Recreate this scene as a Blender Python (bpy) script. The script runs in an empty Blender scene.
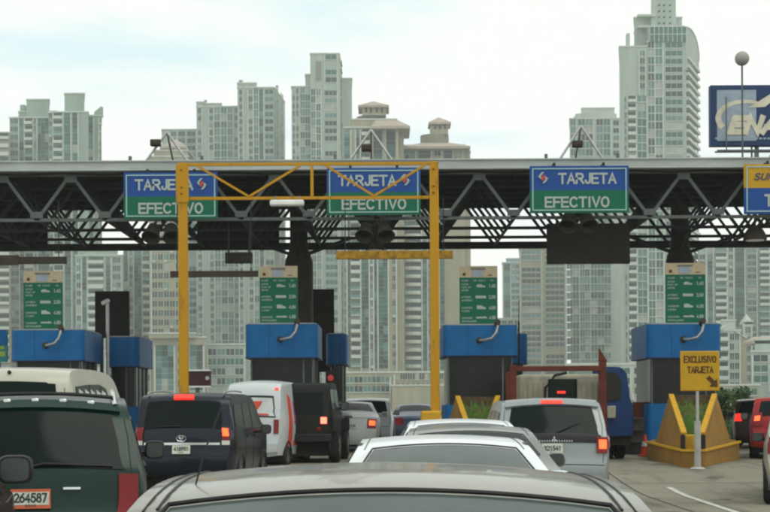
import bpy, bmesh, math, random
from mathutils import Vector, Matrix
R = math.radians
random.seed(7)
sc = bpy.context.scene
col = sc.collection

# ------------------------------------------------------------------ camera
H = 1.6; F = 1600.0; TH = R(0.3)
cam = bpy.data.cameras.new("camera"); cam_o = bpy.data.objects.new("camera", cam); col.objects.link(cam_o)
cam.lens = F/770*36; cam.sensor_width = 36; cam.sensor_fit = 'HORIZONTAL'
cam.shift_y = 151/770; cam.clip_start = 0.1; cam.clip_end = 20000
cam_o.matrix_world = Matrix.Translation((0, 0, H)) @ Matrix.Rotation(TH, 4, 'Y') @ Matrix.Rotation(R(90), 4, 'X')
sc.camera = cam_o
sc.cycles.filter_width = 2.3
sc.cycles.use_denoising = True
sc.cycles.max_bounces = 6; sc.cycles.diffuse_bounces = 3; sc.cycles.glossy_bounces = 3
sc.cycles.volume_bounces = 2

def at(px, py, D):
    """the point at depth D that the photograph shows at (px, py)"""
    dx, dy = px-385.0, 407.0-py
    return Vector(((dx*math.cos(TH)+dy*math.sin(TH))*D/F, D, H+(-dx*math.sin(TH)+dy*math.cos(TH))*D/F))

# ------------------------------------------------------------------ light
world = bpy.data.worlds.new("World"); sc.world = world; world.use_nodes = True
nt = world.node_tree; N = nt.nodes; L = nt.links
for n in list(N): N.remove(n)
out = N.new('ShaderNodeOutputWorld')
sky = N.new('ShaderNodeTexSky'); sky.sky_type = 'NISHITA'; sky.sun_disc = False
SUN_EL, SUN_AZ = R(64), R(140)      # azimuth clockwise from +Y
sky.sun_elevation = SUN_EL; sky.sun_rotation = SUN_AZ
bg1 = N.new('ShaderNodeBackground'); bg1.inputs[1].default_value = 0.11; L.new(sky.outputs[0], bg1.inputs[0])
bg2 = N.new('ShaderNodeBackground'); bg2.inputs[0].default_value = (0.93, 0.96, 0.91, 1); bg2.inputs[1].default_value = 1.46
tc = N.new('ShaderNodeTexCoord'); mp = N.new('ShaderNodeMapping'); mp.inputs['Scale'].default_value = (1.6, 1.6, 9)
ns = N.new('ShaderNodeTexNoise'); ns.inputs['Scale'].default_value = 2.2; ns.inputs['Detail'].default_value = 6; ns.inputs['Distortion'].default_value = .4
rp = N.new('ShaderNodeValToRGB'); rp.color_ramp.elements[0].position = .32; rp.color_ramp.elements[1].position = .48
rp.color_ramp.elements[0].color = (.66, .83, .86, 1); rp.color_ramp.elements[1].color = (.94, .95, .90, 1)
mix = N.new('ShaderNodeMixShader')
L.new(tc.outputs['Generated'], mp.inputs[0]); L.new(mp.outputs[0], ns.inputs[0]); L.new(ns.outputs[0], rp.inputs[0])
mix.inputs[0].default_value = .88; L.new(rp.outputs[0], bg2.inputs[0]); L.new(bg1.outputs[0], mix.inputs[1]); L.new(bg2.outputs[0], mix.inputs[2]); L.new(mix.outputs[0], out.inputs[0])
sun = bpy.data.lights.new("sun", 'SUN'); sun.energy = 0.8; sun.angle = R(28); sun.color = (1, .97, .86)
sun_o = bpy.data.objects.new("sun", sun); col.objects.link(sun_o)
dsun = Vector((math.sin(SUN_AZ)*math.cos(SUN_EL), math.cos(SUN_AZ)*math.cos(SUN_EL), math.sin(SUN_EL)))
sun_o.rotation_euler = dsun.to_track_quat('Z', 'Y').to_euler()
sun_o.location = (0, -20, 60)
sc.view_settings.view_transform = 'Standard'; sc.view_settings.look = 'None'
sc.view_settings.exposure = -0.12; sc.view_settings.gamma = 1; sc.view_settings.use_curve_mapping = False

# ------------------------------------------------------------------ materials
MATS = {}
def mat(name, rgb, rough=.6, metal=0., var=.12, scale=3., spec=.22, coat=0., emit=None, estr=0., bump=0., rgb2=None, lo=.35, hi=.65, stretch=None, coord='Object'):
    if name in MATS: return MATS[name]
    m = bpy.data.materials.new(name); m.use_nodes = True; MATS[name] = m
    t = m.node_tree; b = t.nodes['Principled BSDF']
    b.inputs['Roughness'].default_value = rough; b.inputs['Metallic'].default_value = metal
    b.inputs['Specular IOR Level'].default_value = spec; b.inputs['Coat Weight'].default_value = coat; b.inputs['Coat Roughness'].default_value = .06
    c = t.nodes.new('ShaderNodeTexCoord'); mm = t.nodes.new('ShaderNodeMapping'); n = t.nodes.new('ShaderNodeTexNoise'); r = t.nodes.new('ShaderNodeValToRGB')
    if stretch: mm.inputs['Scale'].default_value = stretch
    n.inputs['Scale'].default_value = scale; n.inputs['Detail'].default_value = 7; n.inputs['Roughness'].default_value = .6
    r.color_ramp.elements[0].position = lo; r.color_ramp.elements[1].position = hi
    a = rgb2 if rgb2 else tuple(v*(1-var) for v in rgb)
    bb = rgb if rgb2 else tuple(min(1, v*(1+var)) for v in rgb)
    r.color_ramp.elements[0].color = (*a, 1); r.color_ramp.elements[1].color = (*bb, 1)
    t.links.new(c.outputs[coord], mm.inputs[0]); t.links.new(mm.outputs[0], n.inputs[0]); t.links.new(n.outputs[0], r.inputs[0]); t.links.new(r.outputs[0], b.inputs[0])
    if bump:
        bn = t.nodes.new('ShaderNodeBump'); bn.inputs['Strength'].default_value = bump; bn.inputs['Distance'].default_value = .02
        t.links.new(n.outputs[0], bn.inputs['Height']); t.links.new(bn.outputs[0], b.inputs['Normal'])
    if emit:
        b.inputs['Emission Color'].default_value = (*emit, 1); b.inputs['Emission Strength'].default_value = estr
    return m

M = dict(
 ground=mat('ground', (.19,.185,.16), .9, scale=.05, var=.2, bump=.1),
 road=mat('road', (.25,.235,.18), .9, scale=.5, rgb2=(.165,.155,.12), lo=.3, hi=.7, bump=.2),
 paint_line=mat('road_paint', (.55,.55,.5), .7, scale=14, rgb2=(.26,.25,.22), lo=.3, hi=.5),
 joint=mat('road_joint', (.055,.05,.045), .95),
 conc=mat('concrete', (.38,.37,.33), .85, scale=4, var=.15),
 yellow=mat('yellow_paint', (.49,.25,.008), .6, scale=4, rgb2=(.26,.12,.02), lo=.30, hi=.42, stretch=(1,1,.25)),
 island_y=mat('worn_yellow', (.33,.17,.025), .85, scale=1.6, rgb2=(.17,.105,.035), lo=.25, hi=.75, bump=.1),
 edge_y=mat('edge_yellow', (.56,.31,.02), .6, scale=8, var=.12),
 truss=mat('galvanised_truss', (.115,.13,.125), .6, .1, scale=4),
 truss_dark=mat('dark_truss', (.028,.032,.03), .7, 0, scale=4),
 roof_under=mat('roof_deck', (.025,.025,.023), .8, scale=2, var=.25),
 fascia=mat('fascia', (.43,.47,.45), .6, scale=1.2, var=.12, stretch=(1,1,4)),
 black=mat('black_panel', (.022,.019,.016), .7, scale=3, var=.25),
 brownblack=mat('dark_brown_steel', (.045,.035,.024), .7, scale=3, var=.2),
 blue=mat('booth_blue', (.004,.115,.31), .5, scale=2.5, var=.1),
 blue_side=mat('booth_blue_side', (.018,.115,.36), .4, scale=2.5, var=.1),
 booth_dark=mat('booth_wall', (.012,.013,.011), .2, scale=5, var=.3),
 steel=mat('steel_post', (.42,.43,.42), .4, .6, scale=5),
 white_pl=mat('white_plastic', (.72,.73,.70), .4),
 sgreen=mat('sign_green', (.002,.125,.066), .45, scale=5, var=.06),
 sblue=mat('sign_blue', (.010,.065,.27), .45, scale=5, var=.06),
 sgold=mat('sign_gold', (.50,.29,.012), .45, scale=5, var=.06),
 swhite=mat('sign_white', (.40,.46,.43), .5, scale=6, var=.06),
 sborder=mat('sign_border', (.33,.52,.50), .5, scale=6, var=.06),
 sbeige=mat('sign_beige', (.56,.50,.36), .6, scale=12, rgb2=(.48,.38,.22)),
 sgrey=mat('sign_back', (.2,.2,.2), .6),
 red=mat('sign_red', (.55,.07,.04), .5),
 navy=mat('billboard_navy', (.022,.05,.13), .5, scale=3),
 bb_light=mat('billboard_pale', (.33,.40,.47), .5, scale=3),
 cream=mat('billboard_cream', (.66,.62,.48), .5, scale=3),
 glass=mat('car_glass', (.004,.010,.008), .10, 0, spec=.10),
 glass_pale=mat('car_glass_pale', (.07,.09,.085), .14, 0, spec=.4),
 rubber=mat('rubber', (.018,.018,.017), .8),
 trim=mat('black_trim', (.02,.02,.02), .45),
 chrome=mat('chrome', (.65,.66,.66), .2, 1.),
 rim=mat('wheel_rim', (.35,.35,.35), .35, .8),
 lamp_red=mat('lamp_red', (.20,.010,.010), .2, coat=.15),
 lamp_clear=mat('lamp_clear', (.6,.58,.52), .2, coat=.6),
 lit_red=mat('lamp_lit_red', (.8,.06,.04), .3, emit=(1,.03,.02), estr=1.1),
 lit_core=mat('lamp_lit_core', (.6,.08,.03), .3, emit=(1,.11,.025), estr=2.5),
 plate=mat('plate_white', (.58,.62,.52), .5, scale=20),
 plate_red=mat('plate_red', (.6,.14,.07), .5),
 ink=mat('ink', (.03,.04,.035), .6),
 sink=mat('sign_ink', (.09,.035,.01), .6),
 leaf=mat('leaf', (.055,.10,.025), .7, scale=2, rgb2=(.022,.05,.012)),
 grass=mat('island_grass', (.13,.27,.03), .8, scale=9, rgb2=(.05,.10,.02)),
 soil=mat('soil', (.13,.09,.05), .95, scale=12, rgb2=(.07,.05,.03)),
 bark=mat('bark', (.12,.09,.06), .9, scale=8),
 rust=mat('red_oxide', (.14,.032,.02), .8, scale=3, rgb2=(.08,.022,.015), bump=.2),
 truck_blue=mat('truck_blue', (.006,.035,.12), .45),
 cab=mat('cab_cream', (.30,.285,.215), .55, scale=3, var=.15),
 hazard=mat('hazard_bar', (.42,.23,.015), .6, scale=7, rgb2=(.17,.09,.015), lo=.32, hi=.58),
)
def paint(name, rgb, metal=.15, rough=.3, coat=.35, **k): return mat('paint_'+name, rgb, rough, metal, var=.05, coat=coat, scale=1.5, **k)
P_ = dict(
 near=paint('champagne', (.22,.215,.18), .1, .35, coat=.5),
 white=paint('white', (.74,.78,.78), 0, .3),
 grey=paint('grey', (.16,.17,.16), .3, .3),
 silver=paint('silver', (.27,.30,.30), .2, .35),
 green=paint('dark_green', (.005,.028,.020), 0, .3, coat=.15),
 cream=paint('cream_white', (.46,.45,.37), 0, .35),
 navy=paint('navy', (.004,.008,.018), 0, .25, coat=.2),
 vanwhite=paint('van_white', (.52,.56,.56), 0, .35),
 jeep=paint('jeep_black', (.010,.012,.009), 0, .5, coat=.0),
 pickup=paint('pearl_white', (.55,.57,.53), 0, .3),
 blueg=paint('blue_grey', (.05,.07,.12), .2, .3),
 maroon=paint('maroon', (.035,.014,.010), .1, .25, coat=.3),
 red=paint('red', (.30,.018,.018), 0, .4, coat=.1),
 beigecar=paint('beige', (.40,.38,.32), .3, .3),
)
# champagne roof: paler at the rear edge, browner blotches ahead, outline broken by noise
def near_roof():
    m = P_['near'].copy(); m.name = 'paint_blotchy_roof'; t = m.node_tree; b = t.nodes['Principled BSDF']
    c = t.nodes.new('ShaderNodeTexCoord'); s = t.nodes.new('ShaderNodeSeparateXYZ'); t.links.new(c.outputs['Object'], s.inputs[0])
    mp = t.nodes.new('ShaderNodeMapping'); mp.inputs['Scale'].default_value = (2.2, 1.3, 1)
    n = t.nodes.new('ShaderNodeTexNoise'); n.inputs['Scale'].default_value = 1.9; n.inputs['Detail'].default_value = 5; n.inputs['Roughness'].default_value = .6
    t.links.new(c.outputs['Object'], mp.inputs[0]); t.links.new(mp.outputs[0], n.inputs[0])
    y = t.nodes.new('ShaderNodeMath'); y.operation = 'MULTIPLY_ADD'; y.inputs[1].default_value = .75; y.inputs[2].default_value = -.95
    t.links.new(s.outputs['Y'], y.inputs[0])
    a = t.nodes.new('ShaderNodeMath'); a.operation = 'ADD'; t.links.new(y.outputs[0], a.inputs[0]); t.links.new(n.outputs[0], a.inputs[1])
    r = t.nodes.new('ShaderNodeValToRGB'); r.color_ramp.elements[0].position = .52; r.color_ramp.elements[1].position = .58
    r.color_ramp.elements[0].color = (.26,.26,.22,1); r.color_ramp.elements[1].color = (.155,.135,.09,1)
    e = r.color_ramp.elements.new(.70); e.color = (.20,.19,.15,1)
    t.links.new(a.outputs[0], r.inputs[0]); t.links.new(r.outputs[0], b.inputs[0])
    return m
P_['near_roof'] = near_roof()

# ------------------------------------------------------------------ helpers
def tag(o, label=None, cat=None, group=None, kind=None):
    if label: o['label'] = label
    if cat: o['category'] = cat
    if group: o['group'] = group
    if kind: o['kind'] = kind
    return o
ROOTM = {}
def thing(name, label, cat, loc=(0,0,0), rz=0, group=None, rx=0, ry=0):
    o = bpy.data.objects.new(name, None); col.objects.link(o); o.empty_display_size = .2
    o.location = loc; o.rotation_euler = (rx, ry, rz)
    ROOTM[o.name] = (Matrix.Translation(Vector(loc)) @ o.rotation_euler.to_matrix().to_4x4()).inverted()
    return tag(o, label, cat, group)

class MB:
    def __init__(s): s.v = []; s.f = []; s.mi = []; s.m = 0
    def add(s, vs, fs, m=None):
        b = len(s.v); s.v += [Vector(v) for v in vs]
        for f in fs: s.f.append([b+i for i in f]); s.mi.append(s.m if m is None else m)
        return s
    def box(s, a, b, m=None):
        x0,y0,z0 = a; x1,y1,z1 = b
        return s.add([(x0,y0,z0),(x1,y0,z0),(x1,y1,z0),(x0,y1,z0),(x0,y0,z1),(x1,y0,z1),(x1,y1,z1),(x0,y1,z1)],
            [(0,3,2,1),(4,5,6,7),(0,1,5,4),(1,2,6,5),(2,3,7,6),(3,0,4,7)], m)
    def obox(s, o, ax, ay, az, m=None):
        """box from corner o along three axis vectors"""
        o, ax, ay, az = map(Vector, (o, ax, ay, az))
        return s.add([o,o+ax,o+ax+ay,o+ay,o+az,o+ax+az,o+ax+ay+az,o+ay+az],
            [(0,3,2,1),(4,5,6,7),(0,1,5,4),(1,2,6,5),(2,3,7,6),(3,0,4,7)], m)
    def bar(s, p, q, w, h=None, m=None):
        p, q = Vector(p), Vector(q); h = h or w; d = (q-p).normalized()
        up = Vector((0,0,1)) if abs(d.z) < .95 else Vector((0,1,0))
        a = d.cross(up).normalized()*w/2; b = a.cross(d).normalized()*h/2
        return s.add([p-a-b,p+a-b,p+a+b,p-a+b,q-a-b,q+a-b,q+a+b,q-a+b],
            [(0,3,2,1),(4,5,6,7),(0,1,5,4),(1,2,6,5),(2,3,7,6),(3,0,4,7)], m)
    def tube(s, pts, r, n=8, m=None):
        pts = [Vector(p) for p in pts]; k = len(pts); rs = r if isinstance(r, (list,tuple)) else [r]*k
        vs = []
        for i, p in enumerate(pts):
            d = (pts[min(i+1,k-1)]-pts[max(i-1,0)]).normalized()
            up = Vector((0,0,1)) if abs(d.z) < .9 else Vector((1,0,0))
            a = d.cross(up).normalized(); b = a.cross(d).normalized()
            for j in range(n):
                t = 2*math.pi*j/n; vs.append(p+(a*math.cos(t)+b*math.sin(t))*rs[i])
        fs = [(i*n+j, i*n+(j+1)%n, (i+1)*n+(j+1)%n, (i+1)*n+j) for i in range(k-1) for j in range(n)]
        fs += [tuple(range(n))[::-1], tuple((k-1)*n+j for j in range(n))]
        return s.add(vs, fs, m)
    def lathe(s, c, axis, prof, n=24, m=None):
        """prof: (radius, along)"""
        c = Vector(c); d = Vector(axis).normalized(); up = Vector((0,0,1)) if abs(d.z) < .9 else Vector((1,0,0))
        a = d.cross(up).normalized(); b = a.cross(d).normalized(); vs = []
        for r, t in prof:
            for j in range(n):
                w = 2*math.pi*j/n; vs.append(c+d*t+(a*math.cos(w)+b*math.sin(w))*r)
        k = len(prof)
        fs = [(i*n+j, i*n+(j+1)%n, (i+1)*n+(j+1)%n, (i+1)*n+j) for i in range(k-1) for j in range(n)]
        fs += [tuple(range(n))[::-1], tuple((k-1)*n+j for j in range(n))]
        return s.add(vs, fs, m)
    def prism(s, poly, z0, z1, m=None, z1s=None):
        n = len(poly)
        vs = [(x,y,z0) for x,y in poly]+[(x,y,(z1s[i] if z1s else z1)) for i,(x,y) in enumerate(poly)]
        return s.add(vs, [tuple(range(n))[::-1], tuple(range(n,2*n))]+[(i,(i+1)%n,n+(i+1)%n,n+i) for i in range(n)], m)
    def slab(s, fn, nu, nv, th0, th1, m=None):
        """closed shell: fn(i/nu, j/nv, offset)"""
        vs = [fn(i/nu, j/nv, th1) for i in range(nu+1) for j in range(nv+1)]+[fn(i/nu, j/nv, th0) for i in range(nu+1) for j in range(nv+1)]
        A = (nu+1)*(nv+1); g = lambda i,j: i*(nv+1)+j; fs = []
        for i in range(nu):
            for j in range(nv):
                q = (g(i,j),g(i+1,j),g(i+1,j+1),g(i,j+1)); fs.append(q); fs.append(tuple(A+x for x in q[::-1]))
        for i in range(nu):
            fs.append((g(i+1,0),g(i,0),A+g(i,0),A+g(i+1,0))); fs.append((g(i,nv),g(i+1,nv),A+g(i+1,nv),A+g(i,nv)))
        for j in range(nv):
            fs.append((g(0,j),g(0,j+1),A+g(0,j+1),A+g(0,j))); fs.append((g(nu,j+1),g(nu,j),A+g(nu,j),A+g(nu,j+1)))
        return s.add(vs, fs, m)
    def build(s, name, mats, parent=None, world=True, smooth=False, bevel=0, seg=2, recalc=True, weld=False, ang=35):
        me = bpy.data.meshes.new(name)
        if parent is not None and world:
            mi = ROOTM[parent.name]; vs = [mi@v for v in s.v]
        else: vs = s.v
        me.from_pydata([tuple(v) for v in vs], [], s.f)
        if not isinstance(mats, (list,tuple)): mats = [mats]
        for m in mats: me.materials.append(m)
        me.polygons.foreach_set('material_index', s.mi)
        if weld or recalc:
            bm = bmesh.new(); bm.from_mesh(me)
            if weld: bmesh.ops.remove_doubles(bm, verts=bm.verts, dist=1e-4)
            bmesh.ops.recalc_face_normals(bm, faces=bm.faces); bm.to_mesh(me); bm.free()
        me.update()
        o = bpy.data.objects.new(name, me); col.objects.link(o)
        if parent is not None:
            o.parent = parent
            if parent.name in ROOTM: ROOTM[o.name] = ROOTM[parent.name]
        else: ROOTM[o.name] = Matrix.Identity(4)
        if bevel:
            b = o.modifiers.new('bevel', 'BEVEL'); b.width = bevel; b.segments = seg; b.limit_method = 'ANGLE'; b.angle_limit = R(ang)
        if smooth or bevel:
            me.polygons.foreach_set('use_smooth', [True]*len(me.polygons))
            if smooth != 'all': me.set_sharp_from_angle(angle=R(45))
        return o

def _arc(cx, cy, rx, ry, a0, a1, n=9): return [(cx+rx*math.cos(R(a0+(a1-a0)*i/n)), cy+ry*math.sin(R(a0+(a1-a0)*i/n))) for i in range(n+1)]
_O = _arc(.36,.5,.36,.5,0,360,20)
GLYPH = {  # strokes in a box .72 wide and 1 high: plain sans lettering
 'A':[[(0,0),(.36,1),(.72,0)],[(.13,.33),(.59,.33)]], 'B':[[(0,0),(0,1),(.4,1)]+_arc(.42,.76,.24,.24,90,-90)+[(0,.52)],[(.4,.52)]+_arc(.44,.26,.26,.26,90,-90)+[(0,0)]],
 'C':[_arc(.38,.5,.38,.5,45,315,16)], 'D':[[(0,0),(0,1),(.3,1)]+_arc(.32,.5,.38,.5,90,-90,12)+[(0,0)]], 'E':[[(.62,1),(0,1),(0,0),(.64,0)],[(0,.52),(.56,.52)]],
 'F':[[(.62,1),(0,1),(0,0)],[(0,.52),(.54,.52)]], 'G':[_arc(.38,.5,.38,.5,45,345,16)+[(.74,.46),(.42,.46)]], 'I':[[(.1,0),(.1,1)]],
 'J':[[(.5,1),(.5,.26)]+_arc(.26,.26,.24,.26,0,-180,8)], 'K':[[(0,0),(0,1)],[(.66,1),(0,.36)],[(.22,.55),(.7,0)]], 'L':[[(0,1),(0,0),(.58,0)]],
 'M':[[(0,0),(0,1),(.4,.2),(.8,1),(.8,0)]], 'N':[[(0,0),(0,1),(.66,0),(.66,1)]], 'O':[_O], 'P':[[(0,0),(0,1),(.4,1)]+_arc(.42,.73,.26,.27,90,-90)+[(0,.46)]],
 'R':[[(0,0),(0,1),(.4,1)]+_arc(.42,.74,.26,.26,90,-90)+[(0,.48)],[(.36,.48),(.72,0)]], 'S':[_arc(.34,.75,.30,.25,30,270,10)+_arc(.34,.25,.32,.25,90,-150,10)],
 'T':[[(0,1),(.72,1)],[(.36,1),(.36,0)]], 'U':[[(0,1),(0,.3)]+_arc(.33,.3,.33,.3,180,360,10)+[(.66,1)]], 'V':[[(0,1),(.36,0),(.72,1)]], 'X':[[(0,1),(.7,0)],[(.7,1),(0,0)]],
 '0':[_arc(.3,.5,.3,.5,0,360,18)], '1':[[(.1,.8),(.3,1),(.3,0)]], '2':[_arc(.3,.7,.3,.3,160,-20,9)+[(.02,0),(.62,0)]], '3':[_arc(.28,.75,.27,.25,150,-90,9),_arc(.28,.26,.31,.26,90,-150,9)],
 '4':[[(.46,0),(.46,1),(0,.3),(.64,.3)]], '5':[[(.56,1),(.1,1),(.04,.52)]+_arc(.28,.32,.31,.32,120,-150,10)], '6':[[(.5,1),(.12,.62)]+_arc(.3,.31,.3,.31,150,-210,16)],
 '7':[[(0,1),(.6,1),(.2,0)]], '8':[_arc(.3,.76,.24,.24,0,360,14),_arc(.3,.27,.3,.27,0,360,14)], '9':[_arc(.3,.69,.3,.31,-30,330,16)+[(.1,0)]],
 '.':[[(.04,0),(.04,.1)]], '/':[[(0,-.05),(.4,1.05)]]}
GW = {'I':.2,'.':.1,'/':.4,'1':.5,'M':.8,'4':.64,'J':.5,' ':.35,'E':.64,'F':.6,'L':.58}
def text(name, s, m, parent, o, ax, up, size, width=None, depth=.01, bold=0.0, shear=0.0, tw=None):
    """lettering cut from flat strokes: s starts at o, reads along ax, cap height size, total width width, raised by depth"""
    ax, up = Vector(ax).normalized(), Vector(up).normalized(); nrm = ax.cross(up); o = Vector(o); mi = ROOTM[parent.name]
    tw = tw or .175; gap = .24; x = 0; runs = []
    for ch in s:
        w = GW.get(ch, .6 if ch.isdigit() else .72)
        for st in GLYPH.get(ch, []): runs.append([(px_+x, py_) for px_,py_ in st])
        x += w+gap
    W0 = x-gap; sx = (width-size*tw)/W0 if width else size; b = MB(); k = 0
    for st in runs:
        pts = [Vector((px_*sx+size*tw/2+shear*py_*size, (size-size*tw)*py_+size*tw/2)) for px_,py_ in st]
        closed = (pts[0]-pts[-1]).length < 1e-4; h = size*tw/2; Lf=[]; Rt=[]; n = len(pts)
        for i,p in enumerate(pts):
            a = pts[i]-pts[i-1] if i else (pts[0]-pts[-2] if closed else pts[1]-pts[0])
            c = pts[i+1]-pts[i] if i < n-1 else (pts[1]-pts[0] if closed else a)
            a = a.normalized(); c = c.normalized(); t = (a+c); t = t.normalized() if t.length > .3 else a
            nn = Vector((-t.y,t.x)); cosv = max(.5, nn.dot(Vector((-a.y,a.x))))
            e = Vector((0,0))
            if not closed and i == 0: e = -a*h
            if not closed and i == n-1: e = a*h
            Lf.append(p+nn*h/cosv+e); Rt.append(p-nn*h/cosv+e)
        dz = depth+k*.0004*min(1,size*4); k += 1
        q = [mi @ (o+ax*v.x+up*v.y+nrm*dz) for v in Lf+Rt]
        b.add(q, [(i+1,i,n+i,n+i+1) for i in range(n-1)])
    return b.build(name, m, parent, world=False, recalc=False)

# ------------------------------------------------------------------ ground
def gz(y):
    t = min(1, max(0, (y-28)/8)); return .3*t*t*(3-2*t)
def sheet(name, x0, x1, y0, y1, nx, ny, off, m, zf=gz):
    b = MB(); ys = [y0+(y1-y0)*j/ny for j in range(ny+1)]
    vs = [(x0+(x1-x0)*i/nx, y, zf(y)+off) for y in ys for i in range(nx+1)]
    fs = [(j*(nx+1)+i, j*(nx+1)+i+1, (j+1)*(nx+1)+i+1, (j+1)*(nx+1)+i) for j in range(ny) for i in range(nx)]
    b.add(vs, fs); return tag(b.build(name, m, recalc=False, smooth=True), kind='structure')
b = MB()
ys = [-60,-20,0,20]+[28+i for i in range(0,9)]+[60,120,400,1500,6000]
xs = [-5000,-300,-30,30,300,5000]
b.add([(x,y,gz(y)-.012) for y in ys for x in xs], [(j*6+i,j*6+i+1,(j+1)*6+i+1,(j+1)*6+i) for j in range(len(ys)-1) for i in range(5)])
tag(b.build('ground', M['ground'], recalc=False), kind='structure')
sheet('road', -22, 26, -12, 78, 4, 90, -.004, M['road'])

# lane markings and joints in the concrete road
def strip(name, pts, w, m, off, kind='structure'):
    b = MB(); vs = []; fs = []; n = 0
    P = []
    for (xa,ya),(xb,yb) in zip(pts, pts[1:]):
        k = max(1, int(abs(yb-ya)+abs(xb-xa)))
        P += [(xa+(xb-xa)*i/k, ya+(yb-ya)*i/k) for i in range(k)]
    P.append(pts[-1])
    for i,(x,y) in enumerate(P):
        x2,y2 = P[min(i+1,len(P)-1)]; x1,y1 = P[max(i-1,0)]
        d = Vector((x2-x1,y2-y1)).normalized(); nx,ny = -d.y*w/2, d.x*w/2
        vs += [(x-nx,y-ny,gz(y-ny)+off),(x+nx,y+ny,gz(y+ny)+off)]
    fs = [(2*i,2*i+1,2*i+3,2*i+2) for i in range(len(P)-1)]
    b.add(vs, fs); return tag(b.build(name, m, recalc=False), kind=kind)
strip('lane_marking', [(5.35,30.2),(5.2,22.5)], .12, M['paint_line'], .004)
strip('lane_marking', [(9.9,50),(9.9,62)], .12, M['paint_line'], .004)
for jx in (4.62, 8.2, -1.2, -5.2): strip('road_joint', [(jx, 2),(jx, 42)], .03, M['joint'], 0)
for jy in (14, 20, 26.2, 31.0, 38, 44): strip('road_joint', [(-14, jy),(16, jy)], .03, M['joint'], .0012)

rm = M['road']; t_ = rm.node_tree; b_ = t_.nodes['Principled BSDF']; src = b_.inputs[0].links[0].from_socket
tc_ = t_.nodes.new('ShaderNodeTexCoord')
def _layer(src, scale, st, lo, hi, colr, fac):
    mp_ = t_.nodes.new('ShaderNodeMapping'); mp_.inputs['Scale'].default_value = st; n_ = t_.nodes.new('ShaderNodeTexNoise'); n_.inputs['Scale'].default_value = scale; n_.inputs['Detail'].default_value = 8
    r_ = t_.nodes.new('ShaderNodeMapRange'); r_.inputs['From Min'].default_value = lo; r_.inputs['From Max'].default_value = hi; r_.inputs['To Max'].default_value = fac
    m_ = t_.nodes.new('ShaderNodeMix'); m_.data_type = 'RGBA'; m_.inputs[7].default_value = (*colr,1)
    t_.links.new(tc_.outputs['Object'], mp_.inputs[0]); t_.links.new(mp_.outputs[0], n_.inputs[0]); t_.links.new(n_.outputs[0], r_.inputs['Value']); t_.links.new(r_.outputs[0], m_.inputs[0]); t_.links.new(src, m_.inputs[6]); return m_.outputs[2]
o1 = _layer(src, 2.2, (1,.12,1), .52, .7, (.07,.065,.05), .65)      # tyre tracks along the lanes
o2 = _layer(o1, 1.3, (1,.6,1), .60, .68, (.035,.032,.027), .75)       # oil stains
o3 = _layer(o2, 30, (1,1,1), .45, .75, (.30,.29,.24), .45)            # grit
t_.links.new(o3, b_.inputs[0])
# ------------------------------------------------------------------ canopy
CAN_D = 43.5
zt = at(385,171,CAN_D).z; ztop = at(385,162.5,CAN_D).z; zb = at(385,218,CAN_D).z
can = thing('toll_canopy', 'long grey toll plaza roof on dark lattice trusses spanning all the lanes', 'canopy', (0,CAN_D,gz(CAN_D)))
XL, XR = -17.5, 21.0
b = MB(); b.box((XL,CAN_D-.35,zt),(XR,CAN_D-.05,ztop))
b.box((XL,CAN_D-.40,ztop),(XR,CAN_D-.02,ztop+.035)); b.build('fascia', M['fascia'], can)
RB = 52.9
b = MB()                                # trapezoid-ribbed deck
x = XL
while x < XR:
    b.box((x,CAN_D-.05,zt+.14),(x+.30,RB,zt+.20)); b.box((x+.3,CAN_D-.05,zt+.20),(x+.46,RB,zt+.26)); x += .46
for yy in [CAN_D+.9+1.25*i for i in range(7)]: b.box((XL,yy,zt+.02),(XR,yy+.08,zt+.14))
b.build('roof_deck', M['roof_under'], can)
tops = [2+68.2*i for i in range(-2,14)]
tx = [at(p,171,CAN_D).x for p in tops]
bay = tx[1]-tx[0]
TY = [43.6+1.25*i for i in range(7)]
for k, ty in enumerate(TY):
    main = k % 2 == 0
    b = MB(); w = .085 if main else .07
    for X in tx:
        if X < XL or X > XR: continue
        b.bar((X,ty,zt-.03),(X-bay/2,ty+(0 if main else .0),zb),w); b.bar((X,ty,zt-.03),(X+bay/2,ty,zb),w)
    if main:
        b.bar((XL,ty,zt-.04),(XR,ty,zt-.04),.09); b.bar((XL,ty,zb),(XR,ty,zb),.085)
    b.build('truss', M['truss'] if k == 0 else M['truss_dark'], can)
b = MB()
for X in tx:
    if X < XL or X > XR: continue
    for i in range(0, 6, 2):            # bottom cross bracing between trusses
        b.bar((X-bay/2,TY[i],zb),(X-bay/2,TY[i+2],zb),.05)
b.box((XL,51.05,zb-.10),(XR,51.2,zb+.12))
b.build('bottom_bracing', M['truss_dark'], can)
for X in tx:                            # node plates on the front truss
    if X < XL or X > XR: continue
    MB().box((X-.17,TY[0]-.065,zt-.26),(X+.17,TY[0]-.048,zt-.09)).build('gusset_plate', M['truss'], can)
    MB().box((X-bay/2-.17,TY[0]-.065,zb+.05),(X-bay/2+.17,TY[0]-.048,zb+.22)).build('gusset_plate', M['truss'], can)
MB().tube([(XL+i*1.1,CAN_D-.0,zt-.02-.05*(i%2)) for i in range(int((XR-XL)/1.1))],.02,6).build('conduit', M['black'], can)
# columns behind two of the booths
for px in (299, 680):
    X = at(px,280,49).x; b = MB()
    hw = .43
    b.lathe((X,49,gz(49)), (0,0,1), [(hw,0),(hw,5.72),(.41,5.82),(.29,6.15),(.27,6.4),(.27,7.4)], 28)
    b.build('column', M['brownblack'], can, smooth=True)
    b = MB()
    for s in (-1,1):
        b.bar((X,49,6.2),(X+s*1.6,48.6,zb),.09); b.bar((X,49,6.2),(X,49+s*1.6,zb),.09)
    b.build('column_strut', M['truss_dark'], can)

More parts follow.
